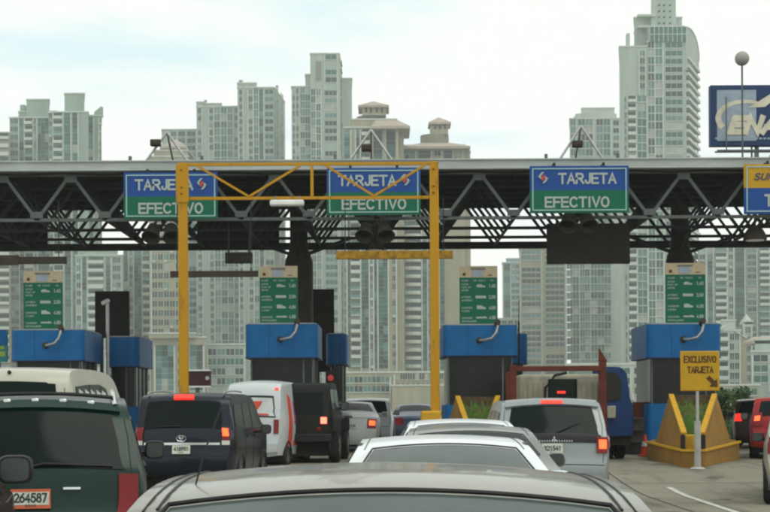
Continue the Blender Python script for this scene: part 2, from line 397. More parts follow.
# dark boards hung in and under the trusses
def hung_board(px0,px1,py0,py1,D,label,m,name='hanging_board',th=.12, straps=True):
    a = at(px0,py1,D); c = at(px1,py0,D)
    t = thing(name, label, 'board', (a.x,D,a.z))
    MB().box((a.x,D,a.z),(c.x,D+th,c.z)).build('panel', m, t, bevel=.02)
    if straps:
        for X in (a.x+.12*(c.x-a.x), c.x-.12*(c.x-a.x)): MB().bar((X,D+th/2,c.z),(X,D+th/2,max(c.z+.1,zb)),.05).build('hanger', M['truss_dark'], t)
    return t
hung_board(-40,47,203,249,51.6,'dark solid board closing the back of the canopy lattice, cut by the left photo edge',M['black'])
hung_board(197,279,203,248,51.6,'dark solid board at the back of the lattice between the two left overhead signs',M['black'])
hung_board(547,630,223,264,44.6,'wide black board hanging below the third TARJETA sign',M['black'])
hung_board(225,252,252,263,44.2,'small black display box hanging over the lane beside the left gantry post',M['black'],'display_box',.25)
def beam(px0,px1,py0,py1,D,label,m,thick_end=None):
    a = at(px0,(py0+py1)/2,D); c = at(px1,(py0+py1)/2,D); h = (py1-py0)*D/F
    t = thing('height_bar', label, 'barrier bar', (a.x,D,a.z-h/2), group='height limit bars hung before the lanes')
    b = MB().box((a.x,D,a.z-h/2),(c.x,D+.14,a.z+h/2))
    if thick_end: e = at(thick_end,0,D).x; b.box((a.x,D-.03,a.z-h*.72),(e,D-.004,a.z+h*.72))
    b.build('bar', m, t, bevel=.01)
    for fr in (.08,.92):
        X = a.x+(c.x-a.x)*fr; MB().bar((X,D+.07,a.z+h/2),(X,D+.07,zb+.4),.022).build('cable', M['truss_dark'], t)
beam(-30,66,257,264,42.4,'dark brown horizontal bar with a thicker end at the left edge under the canopy',M['brownblack'],18)
beam(170,258,271,277,42.4,'thin dark brown horizontal bar crossing behind the left yellow post',M['brownblack'])
beam(336,453,251,259,42.0,'mottled yellow horizontal bar beside the right yellow post',M['hazard'])

# spotlights / horns under the canopy
def spot_pair(px,py,D,label,hood=M['brownblack']):
    c = at(px,py,D); t = thing('floodlight_pair', label, 'floodlight', (c.x,D,c.z), group='paired floodlights under the canopy')
    for s in (-1,1):
        b = MB(); o = c+Vector((s*.26,0,0))
        b.lathe(o, (s*.25,-1,-1.2), [(.10,-.28),(.17,-.22),(.20,0),(.26,.18),(.24,.19),(.19,.02)], 20)
        l = b.build('lamp_head', hood, t, smooth=True)
        MB().lathe(o, (s*.25,-1,-1.2), [(.17,.03),(.02,.035)], 20).build('lens', M['glass'], l)
    MB().bar(c+Vector((-.3,.1,.22)),c+Vector((.3,.1,.22)),.05).bar(c+Vector((0,.1,.22)),c+Vector((0,.1,.8)),.06).build('bracket', M['truss_dark'], t)
spot_pair(162,233,43.2,'pair of dark floodlights under the leftmost TARJETA sign')
spot_pair(375,232,43.2,'pair of dark floodlights under the TARJETA sign beside the right yellow post')
spot_pair(578,222,43.2,'pair of dark floodlights under the third TARJETA sign')
def bell(px,py,D,label,r=.32):
    c = at(px,py,D); t = thing('bell_lamp', label, 'lamp', (c.x,D,c.z), group='bell shaped lamps under the canopy')
    MB().lathe(c, (0,0,1), [(r,0),(r*1.02,.03),(r*.93,.14),(r*.7,.28),(r*.35,.36),(.05,.40)], 24).build('shade', M['brownblack'], t, smooth=True)
    MB().lathe(c, (0,0,1), [(r*.8,-.02),(r*.8,.01)], 20).build('lens', M['lamp_clear'], t)
    MB().tube([c+Vector((0,0,.38)), c+Vector((0,0,.95))], .03).build('stem', M['truss_dark'], t)
bell(755,240,44,'bell shaped dark lamp under the yellow and blue sign at the right edge')
bell(375,250,47,'bell shaped dark lamp behind the mottled yellow bar',.27)
a = at(270,206,37.6); c_ = at(304,200,37.6)
tl = thing('strip_light', 'white strip light hanging under the yellow gantry beam', 'light', (a.x,37.6,a.z))
MB().box((a.x,37.5,a.z),(c_.x,37.75,c_.z)).build('housing', M['white_pl'], tl, bevel=.04, seg=3)
MB().bar((a.x+.12,37.62,c_.z),(a.x+.12,37.9,c_.z+.12),.03).bar((c_.x-.12,37.62,c_.z),(c_.x-.12,37.9,c_.z+.12),.03).build('clamp', M['truss'], tl)

# ------------------------------------------------------------------ overhead signs
def arrow_emblem(t, cx, cy, D, r, k):
    """two white hooked arrows round a red one"""
    b = MB(); c = at(cx,cy,D); Y = D-.075
    def poly(pts, mb, dy): mb.add([(c.x+x*r,Y-dy,c.z+z*r) for x,z in pts], [tuple(range(len(pts)))])
    poly([(-.2,.95),(.15,.95),(-.35,.35),(-.35,-.25),(-.65,-.05),(-.95,.25),(-.95,.1),(-.55,.6)], b, 0)
    poly([(.2,-.95),(-.15,-.95),(.35,-.35),(.35,.25),(.65,.05),(.95,-.25),(.95,-.1),(.55,-.6)], b, 0)
    b.build('emblem', M['swhite'], t, recalc=False)
    b = MB(); poly([(-.28,-.1),(-.05,.45),(.3,.5),(.28,.1),(.05,-.45),(-.3,-.5)], b, .004); b.build('emblem', M['red'], t, recalc=False)
def big_sign(px0,px1,py0,py1,label,kind):
    D = 42.75; a = at(px0,(py0+py1)/2+(py1-py0)/2,D); c = at(px1,py0+(0),D)
    a.z = at((px0+px1)/2,py1,D).z; c.z = at((px0+px1)/2,py0,D).z
    t = thing('lane_sign', label, 'sign', (a.x,D,a.z), group='overhead lane signs on the canopy')
    zm = (a.z+c.z)/2-(.02 if kind!='gold' else -.03)
    m1, m2 = (M['sgold'],M['sblue']) if kind=='gold' else (M['sblue'],M['sgreen'])
    MB().box((a.x,D-.03,zm),(c.x,D+.03,c.z)).build('upper_panel', m1, t)
    MB().box((a.x,D-.03,a.z),(c.x,D+.03,zm)).build('lower_panel', m2, t)
    g = .06; w = .03; b = MB(); Y0, Y1 = D-.05, D-.028
    b.box((a.x+g,Y0,a.z+g),(c.x-g,Y1,a.z+g+w)); b.box((a.x+g,Y0,c.z-g-w),(c.x-g,Y1,c.z-g))
    b.box((a.x+g,Y0,a.z+g+w),(a.x+g+w,Y1,c.z-g-w)); b.box((c.x-g-w,Y0,a.z+g+w),(c.x-g,Y1,c.z-g-w))
    b.build('border', M['sborder'], t)
    px = D/F; W_ = (px1-px0)
    X = Vector((1,0,0)); Z = Vector((0,0,1))
    if kind == 'gold':
        text('lettering','SUMA',M['navy'],t,(at(px0+8,0,D).x,D-.03,zm+.20),X,Z,.20,.75,.012,.01,.3)
        text('lettering','TARJETA',M['swhite'],t,(at(px0+19,0,D).x,D-.03,zm-.50),X,Z,.33,1.6,.012,.03)
    else:
        xo = 27 if kind=='left' else 10
        tx0 = at(px0+xo,0,D).x; 
        text('lettering','TARJETA',M['swhite'],t,(tx0,D-.03,zm+.16),X,Z,.30,1.56,.012,.035)
        text('lettering','EFECTIVO',M['swhite'],t,(at(px0+13.5,0,D).x,D-.03,zm-.47),X,Z,.30,1.73,.012,.035)
        ex = px0+(13 if kind=='left' else 78)
        arrow_emblem(t, ex, (py0+py1)/2-11.5, D, .155, kind)
    # fixing frame on the back
    b = MB()
    for fx in (.25,.75):
        Xp = a.x+(c.x-a.x)*fx; b.bar((Xp,D+.08,a.z),(Xp,D+.08,c.z+.1),.07); b.bar((Xp,D+.08,c.z),(Xp,CAN_D-.2,c.z+.1),.06)
    b.build('mounting', M['truss_dark'], t)
big_sign(124,217.5,172.5,219,'blue and green TARJETA EFECTIVO sign behind the left yellow post','right')
big_sign(327,420.5,168,215,'blue and green TARJETA EFECTIVO sign crossed by the yellow gantry diagonals','right')
big_sign(530,628.5,166,213,'blue and green TARJETA EFECTIVO sign with its emblem on the left side','left')
big_sign(744,842,164,214,'yellow and blue lane sign cut off by the right photo edge','gold')

# A-frames above the roof
for (px,py,lab) in ((167,132,'grey pipe A-frame on the roof over the leftmost TARJETA sign'),(371,130,'grey pipe A-frame on the roof between the yellow posts'),(581,126,'grey pipe A-frame on the roof over the third TARJETA sign'),(790,124,'grey pipe A-frame on the roof at the right edge beneath the billboard')):
    D = 43.8; ap = at(px,py,D); l = at(px-28,163,D); r = at(px+28,163,D)
    t = thing('roof_tripod', lab, 'A-frame', (ap.x,D,ztop), group='pipe A-frames on the canopy roof')
    b = MB(); lz = ztop+.02
    b.tube([(l.x,D-.1,lz-.2),ap],.035,8); b.tube([(r.x,D-.1,lz-.2),ap],.035,8); b.tube([(ap.x,D+2,lz-.1),ap],.03,8)
    b.build('legs', M['steel'], t)
    q = l.lerp(ap,.62) if px < 300 else ap+Vector((-.12,0,-.52))
    MB().box(q+Vector((-.14,-.25,-.09)),q+Vector((.14,-.04,.09))).box(q+Vector((-.10,-.29,-.06)),q+Vector((.10,-.252,.06))).build('lamp', M['brownblack'], t, bevel=.03)
    MB().box((l.x-.25,D-.25,ztop+.035),(l.x-.17,D-.15,ztop+.22)).box((r.x+.17,D-.25,ztop+.035),(r.x+.25,D-.15,ztop+.22)).build('cleat', M['truss'], t)

# ------------------------------------------------------------------ yellow gantry
D = 38.0; xl = at(183.5,300,D).x; xr = at(434.7,300,D).x; zt_ = at(310,164,D).z; zl_ = at(310,198,D).z
zlow = at(310,165,D).z
g = thing('yellow_gantry', 'yellow steel portal frame with two tall posts standing before the booths', 'gantry', (0,D,gz(D)))
for X in (xl,xr):
    b = MB(); b.box((X-.105,D-.1,gz(D)),(X+.105,D+.1,zt_+.04)); o = b.build('post', M['yellow'], g, bevel=.012)
    MB().box((X-.15,D-.13,zl_-.1),(X+.15,D-.102,zt_-.02)).build('splice_plate', M['yellow'], o) if X == xl else None
    for z in (zl_+.1, zl_+.25, zt_-.15):
        MB().lathe((X-.02,D-.10,z),(0,-1,0),[(.022,0),(.02,.05)],8).build('bolt', M['rust'], o)
b = MB().bar((xl+.105,D,zt_),(xr-.105,D,zt_),.07,.07); b.build('top_chord', M['yellow'], g)
MB().bar((xl+.105,D,zl_),(xr-.105,D,zl_),.07,.07).build('bottom_chord', M['yellow'], g)
b = MB(); zA, zB = zt_-.04, zl_+.04
nodes = [197,248,299,351,403,431]
for (p0,q0,p1,q1) in ((197,1,248,0),(248,0,299,1),(325,1,373,0),(373,0,424,1)):
    b.bar((at(p0,0,D).x,D,zA if q0 else zB),(at(p1,0,D).x,D,zA if q1 else zB),.085,.05)
b.bar((at(311,0,D).x,D,zA),(at(311,0,D).x,D,zB),.07)
b.build('diagonal_brace', M['yellow'], g)
# yellow concrete guards at the right post
X = xr; t = thing('post_guard', 'low yellow concrete block around the foot of the right gantry post', 'barrier', (X,D,gz(D)))
b = MB(); b.prism([(X-.34,D-.40),(X+.13,D-.40),(X+.13,D+.4),(X-.34,D+.4)],gz(D),at(430,411,D-.5).z)
b.build('block', M['edge_y'], t, bevel=.05, seg=3)

# ------------------------------------------------------------------ toll booths
def booth(px0,px1,py0,py1,label,island=None,back=False,Df=44.0,arm=True,depth=3.0):
    xa, xb = at(px0,340,Df).x, at(px1,340,Df).x
    cx = (px0+px1)/2; z1 = at(cx,py0,Df).z; z0 = at(cx,py1,Df).z; G = gz(Df)
    t = thing('toll_booth', label, 'toll booth', (at(cx,340,Df).x,Df,G), group='toll booths')
    # rounded blue band
    def outline(x0,x1,y0,y1,r,n=6):
        P = []
        for (cxx,cyy,a0) in ((x0+r,y0+r,180),(x1-r,y0+r,270),(x1-r,y1-r,0),(x0+r,y1-r,90)):
            for i in range(n+1):
                a = R(a0+90*i/n); P.append((cxx+r*math.cos(a),cyy+r*math.sin(a)))
        return P
    MB().prism(outline(xa,xb,Df,Df+depth,.22),z0,z1).build('blue_band', M['blue'], t, smooth=True)
    MB().prism(outline(xa+.06,xb-.06,Df+.06,Df+depth-.06,.2),z1,z1+.035).build('roof', M['conc'], t)
    inx = .13
    lowz = G+1.35
    MB().prism(outline(xa+inx,xb-inx,Df+.2,Df+depth-.2,.08),lowz,z0).build('window', M['booth_dark'], t, smooth=True)
    for fr in (.33,.66): MB().box((xa+(xb-xa)*fr-.006,Df-.004,z0+.02),(xa+(xb-xa)*fr+.006,Df+.01,z1-.02)).build('panel_joint', M['navy'], t)
    MB().prism(outline(xa-.015,xb+.015,Df-.015,Df+depth+.015,.23),z0-.03,z0+.0).build('band_trim', M['navy'], t)
    low = MB().prism(outline(xa+.05,xb-.05,Df+.15,Df+depth-.15,.12),G+.15,lowz).build('lower_wall', M['blue'], t, smooth=True)
    for X in (xa+inx+.03,xb-inx-.28,xb-inx-.03): MB().box((X-.02,Df+.165,lowz),(X+.02,Df+.198,z0)).build('window_frame', M['truss'], t)
    for Y in (Df+.7,Df+1.5,Df+2.3): MB().box((xb-inx+.002,Y-.03,lowz),(xb-inx+.03,Y+.03,z0)).build('window_frame', M['truss'], t)
    if arm:
        ox = at(cx+14,py0,Df).x; o = Vector((ox,Df-.35,z1-.02))
        s = MB(); s.tube([Vector((ox-.42,Df-.02,z1-.42)),Vector((ox-.30,Df-.28,z1-.43)),Vector((ox-.10,Df-.36,z1-.38)),Vector((ox+.03,Df-.36,z1-.22)),Vector((ox+.06,Df-.36,z1-.05)),Vector((ox+.05,Df-.2,z1+.02))],.038,10)
        a_ = s.build('camera_arm', M['steel'], t, smooth=True)
        MB().lathe((ox-.42,Df,z1-.42),(0,-1,0),[(.09,0),(.09,.03),(.05,.07)],14).build('flange', M['brownblack'], a_)
        MB().lathe((ox+.05,Df-.2,z1+.02),(.1,-1,.3),[(.06,-.1),(.08,0),(.08,.16),(.05,.17)],12).build('camera_head', M['brownblack'], a_, smooth=True)
    return t
booth(10,84,330,360,'blue banded toll booth nearest the left photo edge, above the cream van')
booth(105,139,337,366,'smaller blue booth beside the leftmost one, under a tall black board',Df=47.5,arm=False)
booth(245,318,324,357,'blue banded toll booth between the yellow posts, behind the boxy black off-roader')
booth(326,347,334,364,'narrow blue booth tucked behind the one between the yellow posts',Df=50,arm=False)
booth(443,518,325,355,'blue banded toll booth just right of the right yellow post')
booth(500,528,334,363,'blue booth mostly hidden behind the one right of the yellow post',Df=47.5,arm=False)
booth(647,722,324,357,'blue banded toll booth behind the EXCLUSIVO TARJETA sign')
# teal poster/booth fragment at the far left
a = at(-22,362,45.5); c = at(7,330,45.5)
t = thing('poster_panel', 'teal and blue poster panel cut by the left edge beside the first booth', 'poster', (a.x,45.5,a.z))
t.location.z = gz(45); ROOTM[t.name] = Matrix.Translation(Vector((-a.x,-45.5,-gz(45))))
MB().box((a.x,45.5,a.z),(c.x,45.6,c.z)).build('panel', mat('poster_teal',(.03,.22,.25),.5), t)
MB().box((a.x,45.48,c.z-.42),(c.x,45.498,c.z)).build('top_band', M['blue'], t)
MB().box((c.x-.35,45.48,a.z+.15),(c.x-.05,45.498,a.z+.3)).box((c.x-.30,45.48,a.z+.36),(c.x-.08,45.498,a.z+.45)).build('print', mat('poster_lime',(.3,.42,.08),.5), t)
MB().box((a.x+.2,45.52,gz(45)),(a.x+.3,45.58,a.z)).box((c.x-.3,45.52,gz(45)),(c.x-.2,45.58,a.z)).build('leg', M['truss'], t)

# tall black boards behind the booths
def tall_board(px0,px1,py0,py1,D,label):
    a = at(px0,py1,D); c = at(px1,py0,D)
    t = thing('black_board', label, 'board', (a.x,D,gz(D)), group='tall black boards behind the booths')
    MB().box((a.x,D,a.z),(c.x,D+.15,c.z)).build('panel', M['black'], t, bevel=.015)
    MB().box((a.x+.15,D+.02,gz(D)),(a.x+.25,D+.12,a.z)).box((c.x-.25,D+.02,gz(D)),(c.x-.15,D+.12,a.z)).build('post', M['black'], t)
tall_board(95,129,291,338,51.5,'tall black board behind the two leftmost booths')
tall_board(312,334,289,372,52.5,'tall black board right of the dark round column')
# street pole in front of the left black board
p0 = at(107.5,301,46.2); 
t = thing('lamp_pole', 'thin grey pole with a small camera in front of the left black board', 'pole', (p0.x,46.2,gz(46)))
MB().tube([(p0.x,46.2,gz(46)),(p0.x,46.2,p0.z)],.05,10).build('pole', M['steel'], t, smooth=True)
MB().lathe((p0.x,46.2,p0.z),(-.8,-1,-.5),[(.05,-.05),(.07,0),(.06,.2),(.02,.21)],10).build('camera', M['white_pl'], t, smooth=True)
# antennas on booths
for px,py0,py1,D,lab in ((519,322,352,47,'thin dark whip antenna beside the booth right of the yellow post'),):
    p = at(px,py0-22,D); q = at(px,py1,D); t = thing('antenna', lab, 'antenna', (p.x,D,gz(D)))
    MB().tube([(q.x,D,gz(D)),(q.x,D,at(px,py0,D).z)],.028,6).tube([(q.x,D,at(px,py0,D).z),(p.x,D,p.z)],.012,6).build('mast', M['truss_dark'], t)
p = at(366,152,43); 

# ------------------------------------------------------------------ tariff boards
def tariff(px0,px1,py0,py1,label,hd=14):
    D = 44.35; a = at(px0,0,D).x; c = at(px1,0,D).x; cx = (px0+px1)/2
    z1 = at(cx,py0,D).z; z0 = at(cx,py1,D).z; zh = z1-hd*D/F*.82
    t = thing('tariff_board', label, 'sign', (a,D,z0), group='green tariff boards on the booths')
    MB().box((a,D,z0-.05),(c,D+.06,zh)).build('price_panel', M['sgreen'], t)
    h = MB().box((a,D,zh),(c,D+.06,z1)).build('header', M['sbeige'], t)
    w = c-a
    MB().box((a+w*.34,D-.012,zh+.03),(a+w*.62,D-.004,zh+(z1-zh)*.62)).build('logo', M['bb_light'], h)
    MB().box((a+w*.30,D-.012,zh+(z1-zh)*.68),(a+w*.68,D-.004,zh+(z1-zh)*.86)).build('logo', M['sgrey'], h)
    MB().box((a+w*.09,D-.012,zh+.05),(a+w*.16,D-.004,zh+(z1-zh)*.4)).box((a+w*.75,D-.012,zh+.05),(a+w*.86,D-.004,zh+(z1-zh)*.22)).build('logo', M['rust'], h)
    X = Vector((1,0,0)); Z = Vector((0,0,1)); H_ = zh-z0; L_ = w*.05; s = .05
    rows = [('CLASE',.955),('AUTOS',.875),('PICK UP',.81),('MOTOS',.745),('AUTOBUS',.60),('MICROBUS',.53),('CAMIONES',.37),('2 EJES',.30),('CAMIONES',.15),('ARTICULADOS',.08)]
    for s_, fr in rows: text('lettering', s_, M['swhite'], t, (a+L_,D,z0+H_*(fr-.04)),X,Z,s, w*.036*len(s_),.004,.01)
    text('lettering','VEHICULO',M['swhite'],t,(a+w*.36,D,z0+H_*.915),X,Z,s,w*.32,.004,.01)
    text('lettering','B/.',M['swhite'],t,(a+w*.83,D,z0+H_*.915),X,Z,s,w*.09,.004,.01)
    for pr, fr in (('1.40',.78),('2.50',.54),('4.00',.31),('4.80',.10)):
        text('lettering',pr,M['swhite'],t,(a+w*.77,D,z0+H_*fr),X,Z,.10,w*.18,.004,.03)
    b = MB()
    def prof(pts, cx_, cz, sc_): b.add([(a+w*cx_+x*sc_,D-.006,z0+H_*cz+z*sc_) for x,z in pts],[tuple(range(len(pts)))])
    prof([(-.13,0),(.16,0),(.15,.05),(.06,.06),(.02,.10),(-.10,.10),(-.16,.05)],.56,.79,.8)
    prof([(-.18,0),(.18,0),(.18,.09),(-.18,.10)],.56,.55,.8)
    prof([(-.14,0),(.17,0),(.17,.05),(.09,.09),(.04,.09),(.04,.13),(-.14,.13)],.56,.32,.8)
    prof([(-.2,0),(.2,0),(.2,.04),(.10,.08),(.06,.06),(-.2,.06)],.58,.12,.75)
    b.build('vehicle_icon', M['swhite'], t, recalc=False)
    MB().box((a+.1,D+.065,z0-.3),(a+.16,D+.125,z1)).box((c-.16,D+.065,z0-.3),(c-.1,D+.125,z1)).build('post', M['truss'], t)
tariff(22,61,271,329,'green price board with beige header on the leftmost booth')
tariff(258,296,266,323,'green price board with beige header in front of the dark round column')
tariff(458,496,266,324,'green price board with beige header standing against the sky gap')
tariff(664,704,263,323,'green price board with beige header above the EXCLUSIVO TARJETA sign')

# ------------------------------------------------------------------ islands
def leaf_cluster(b, c, rx, ry, rz_, n, s, mi=0):
    for _ in range(n):
        u = Vector((random.gauss(0,1),random.gauss(0,1),random.gauss(0,1))).normalized()*random.random()**.45
        p = Vector(c)+Vector((u.x*rx,u.y*ry,u.z*rz_))
        a = Vector((random.uniform(-1,1),random.uniform(-1,1),random.uniform(-1,1))).normalized(); q = a.orthogonal().normalized()
        k = s*random.uniform(.6,1.3)
        b.add([p-a*k,p+q*k*.5,p+a*k,p-q*k*.5],[(0,1,2,3)],mi)
def island(cx_px, Y0, label, full=True, sc_=1.0):
    X = at(cx_px,440,Y0).x if full else at(cx_px,410,Y0+4).x
    t = thing('traffic_island', label, 'traffic island', (X,Y0,gz(Y0)), group='yellow crash islands before the booths')
    G0 = gz(Y0); Yb = Y0+7.2; G = min(gz(Y0),gz(Yb))-.05
    top = gz(Yb)+1.55
    # plinth with pointed nose
    pl = [(X-.22,Y0),(X+.22,Y0),(X+1.08,Y0+4.0),(X+1.08,Yb),(X-1.08,Yb),(X-1.08,Y0+4.0)]
    MB().prism(pl,G,0,z1s=[gz(Y0)+.36,gz(Y0)+.36,gz(Yb)+.42,gz(Yb)+.42,gz(Yb)+.42,gz(Yb)+.42]).build('plinth', M['island_y'], t, bevel=.04)
    # lighter edge line round the plinth
    b = MB(); pts = [(X-1.1,Y0+4.0,gz(Yb)+.43),(X-.235,Y0-.02,gz(Y0)+.37),(X+.235,Y0-.02,gz(Y0)+.37),(X+1.1,Y0+4.0,gz(Yb)+.43)]
    for p,q in zip(pts,pts[1:]): b.bar(p,q,.05)
    b.build('plinth_edge', M['edge_y'], t)
    # hopper: two sloping side walls and nose wall
    for s in (-1,1):
        o0 = (X+s*.26,Y0+.35,gz(Y0)+.30); o1 = (X+s*.90,Y0+4.2,gz(Yb)+.38); o2 = (X+s*.56,Y0+4.2,top); o3 = (X+s*.24,Y0+.45,gz(Y0)+.72)
        inn = Vector((-s*.10,.03,0)); V = [Vector(v) for v in (o0,o1,o2,o3)]
        b = MB(); b.add(V+[v+inn for v in V],[(0,1,2,3),(7,6,5,4),(0,4,5,1),(1,5,6,2),(2,6,7,3),(3,7,4,0)])
        w = b.build('side_wall', M['island_y'], t)
        MB().bar(V[3]+inn*.5,V[2]+inn*.5,.12,.06).build('coping', M['edge_y'], w)
        MB().box((X+s*.215-.05,Y0+.17,gz(Y0)+.36),(X+s*.215+.05,Y0+.34,gz(Y0)+.70)).build('reflector_slot', M['black'], t)
    MB().box((X-.2,Y0+.36,gz(Y0)+.30),(X+.2,Y0+.48,gz(Y0)+.70)).build('nose_wall', M['edge_y'], t, bevel=.02)
    b = MB(); b.add([(X-.22,Y0+.5,gz(Y0)+.55),(X+.22,Y0+.5,gz(Y0)+.55),(X+.5,Y0+4.15,top-.25),(X-.5,Y0+4.15,top-.25)],[(0,1,2,3)])
    b.build('soil', M['soil'], t, recalc=False)
    MB().box((X-.56,Y0+4.2,gz(Yb)),(X+.56,Y0+4.3,top)).build('back_wall', M['soil'], t)
    b = MB()
    for _ in range(900):
        v = random.random(); u = random.uniform(-1,1)*(.2+.28*v); y = Y0+.55+3.2*v; z = gz(Y0)+.55+(top-.25-gz(Y0)-.55)*v
        if v > .5 and random.random() < .75: continue
        hgt = random.uniform(.08,.24); dx = random.uniform(-.05,.05)
        b.add([(X+u-.02,y,z),(X+u+.02,y,z),(X+u+dx,y+.02,z+hgt)],[(0,1,2)])
    tag(b.build('grass', M['grass'], t, recalc=False), kind='stuff')
    t.rotation_euler.z = -math.atan2(X, Y0+.0)
    return t
island(693,34.3,'yellow pointed concrete island holding grass, beneath the EXCLUSIVO TARJETA sign')
island(478,36.5,'yellow grass-filled island left of the red truck, below the booth by the right post')
# sign EXCLUSIVO TARJETA
D = 33.9; a = at(680.5,391,D); c = at(719.5,351,D); xp = at(698,420,D).x
t = thing('exclusive_lane_sign', 'yellow square sign reading EXCLUSIVO TARJETA with an arrow, on a thin grey pole', 'sign', (xp,D,gz(D)))
MB().box((a.x,D,a.z),(c.x,D+.03,c.z)).build('panel', M['sgold'], t, bevel=.01)
b = MB(); w=.02
b.box((a.x+.02,D-.006,a.z+.02),(c.x-.02,D-.002,a.z+.02+w)).box((a.x+.02,D-.006,c.z-.02-w),(c.x-.02,D-.002,c.z-.02)).box((a.x+.02,D-.006,a.z+.04),(a.x+.04,D-.002,c.z-.04)).box((c.x-.04,D-.006,a.z+.04),(c.x-.02,D-.002,c.z-.04))
b.build('border', M['edge_y'], t)
W_ = c.x-a.x; H_ = c.z-a.z
text('lettering','EXCLUSIVO',M['sink'],t,(a.x+.07,D,a.z+H_*.70),(1,0,0),(0,0,1),.155,W_-.14,.006,.035,0,.17)
text('lettering','TARJETA',M['sink'],t,(a.x+.14,D,a.z+H_*.44),(1,0,0),(0,0,1),.15,W_-.27,.006,.035)
b = MB(); ax,az = a.x+W_*.68,a.z+H_*.33; k=.2
pts = [(0,0),(.05,.05),(.17,-.07),(.22,-.02),(.23,-.21),(.04,-.20),(.10,-.14),(-.03,-.01)]
b.add([(ax+x*.95,D-.006,az+z*.95) for x,z in pts],[tuple(range(8))]); b.build('arrow', M['sink'], t, recalc=False)
MB().tube([(xp,D+.06,gz(D)),(xp,D+.06,a.z+.3)],.035,10).build('pole', M['steel'], t, smooth=True)
MB().tube([(xp,D+.06,gz(D)),(xp,D+.06,gz(D)+1.02)],.07,12).build('pole_sleeve', M['conc'], t, smooth=True)
MB().lathe((xp,D+.06,gz(D)),(0,0,1),[(.17,0),(.14,.03),(.08,.05)],16).build('base', M['conc'], t)

# ------------------------------------------------------------------ billboard and ball mast
D = 50.5; a = at(710.5,146,D); c = at(815,84.5,D)
t = thing('billboard', 'large dark blue billboard with cream lettering above the canopy at the right edge', 'billboard', ((a.x+c.x)/2,D,zt+.26))
MB().box((a.x,D,a.z),(c.x,D+.3,c.z)).build('frame', M['navy'], t, bevel=.02)
b0 = at(717,141,D); b1 = at(756,90,D)
MB().box((b0.x,D-.02,b0.z),(b1.x,D-.003,b1.z)).build('pale_panel', M['bb_light'], t)
e = at(727,135,D)
text('lettering','ENA',M['cream'],t,(e.x,D-.03,e.z),(1,0,0),(0,0,1),.62,1.62,.01,.05,.25,.30)
def ell(x0,y0,rx,ry,a0,a1,w0,w1,n=26,rot=0):
    A=[];B=[]
    for i in range(n+1):
        f=i/n; an=R(a0+(a1-a0)*f); w=w0+(w1-w0)*f
        for arr,k in ((A,1),(B,-1)):
            X=(rx+k*w)*math.cos(an); Y=(ry+k*w)*math.sin(an)
            arr.append((x0+X*math.cos(rot)-Y*math.sin(rot), y0+X*math.sin(rot)+Y*math.cos(rot)))
    return A,B
b = MB(); cc = at(745,118,D)
A,B = ell(cc.x,cc.z,.85,.52,215,62,.10,.05)
n_ = len(A); b.add([(x,D-.028,z) for x,z in A+B],[(i,i+1,n_+i+1,n_+i) for i in range(n_-1)])
q0=at(748,108,D); q1=at(772,93,D); q2=at(786,90,D); q3=at(765,107,D)
b.add([(q.x,D-.032,q.z) for q in (q0,q1,q2,q3)],[(0,1,2,3)])
b.build('swoosh', M['cream'], t, recalc=False)
b = MB()
for i in range(14):
    s0 = at(715+i*4,139.5,D); b.box((s0.x,D-.026,s0.z),(s0.x+.09,D-.022,s0.z+.06))
b.build('small_print', M['bb_light'], t)
b = MB()
for px,r_ in ((752,.03),(757,.07),(798,.07)): b.tube([(at(px,0,D).x,D+.15,zt+.2),(at(px,0,D).x,D+.15,a.z+.1)],r_,8)
b.tube([(at(725,0,D).x,D-.1,at(740,152,D).z),(at(725,0,D).x,D-.1,c.z-.4)],.02,8)
b.build('post', M['truss'], t)
MB().bar((at(714,0,D).x,D-.35,at(0,152,D).z-.0+at(740,152,D).z-at(0,152,D).z),(c.x,D-.35,at(740,152,D).z),.04).bar((at(714,0,D).x,D-.02,at(740,152,D).z),(c.x,D-.02,at(740,152,D).z),.05).build('catwalk', M['truss'], t)
D = 49.6; bc = at(742,58.5,D)
t = thing('ball_mast', 'thin mast topped with a pale ball rising before the billboard', 'mast', (bc.x,D,zt+.26))
MB().tube([(bc.x,D,zt+.2),(bc.x,D,bc.z)],.03,8).build('pole', M['truss'], t)
b = MB(); b.lathe(bc,(0,0,1),[(max(.003,.225*math.sin(R(180*i/16))),-.225*math.cos(R(180*i/16))) for i in range(17)],28)
b.build('ball', mat('ball_grey',(.36,.35,.31),.5,scale=8), t, smooth='all')

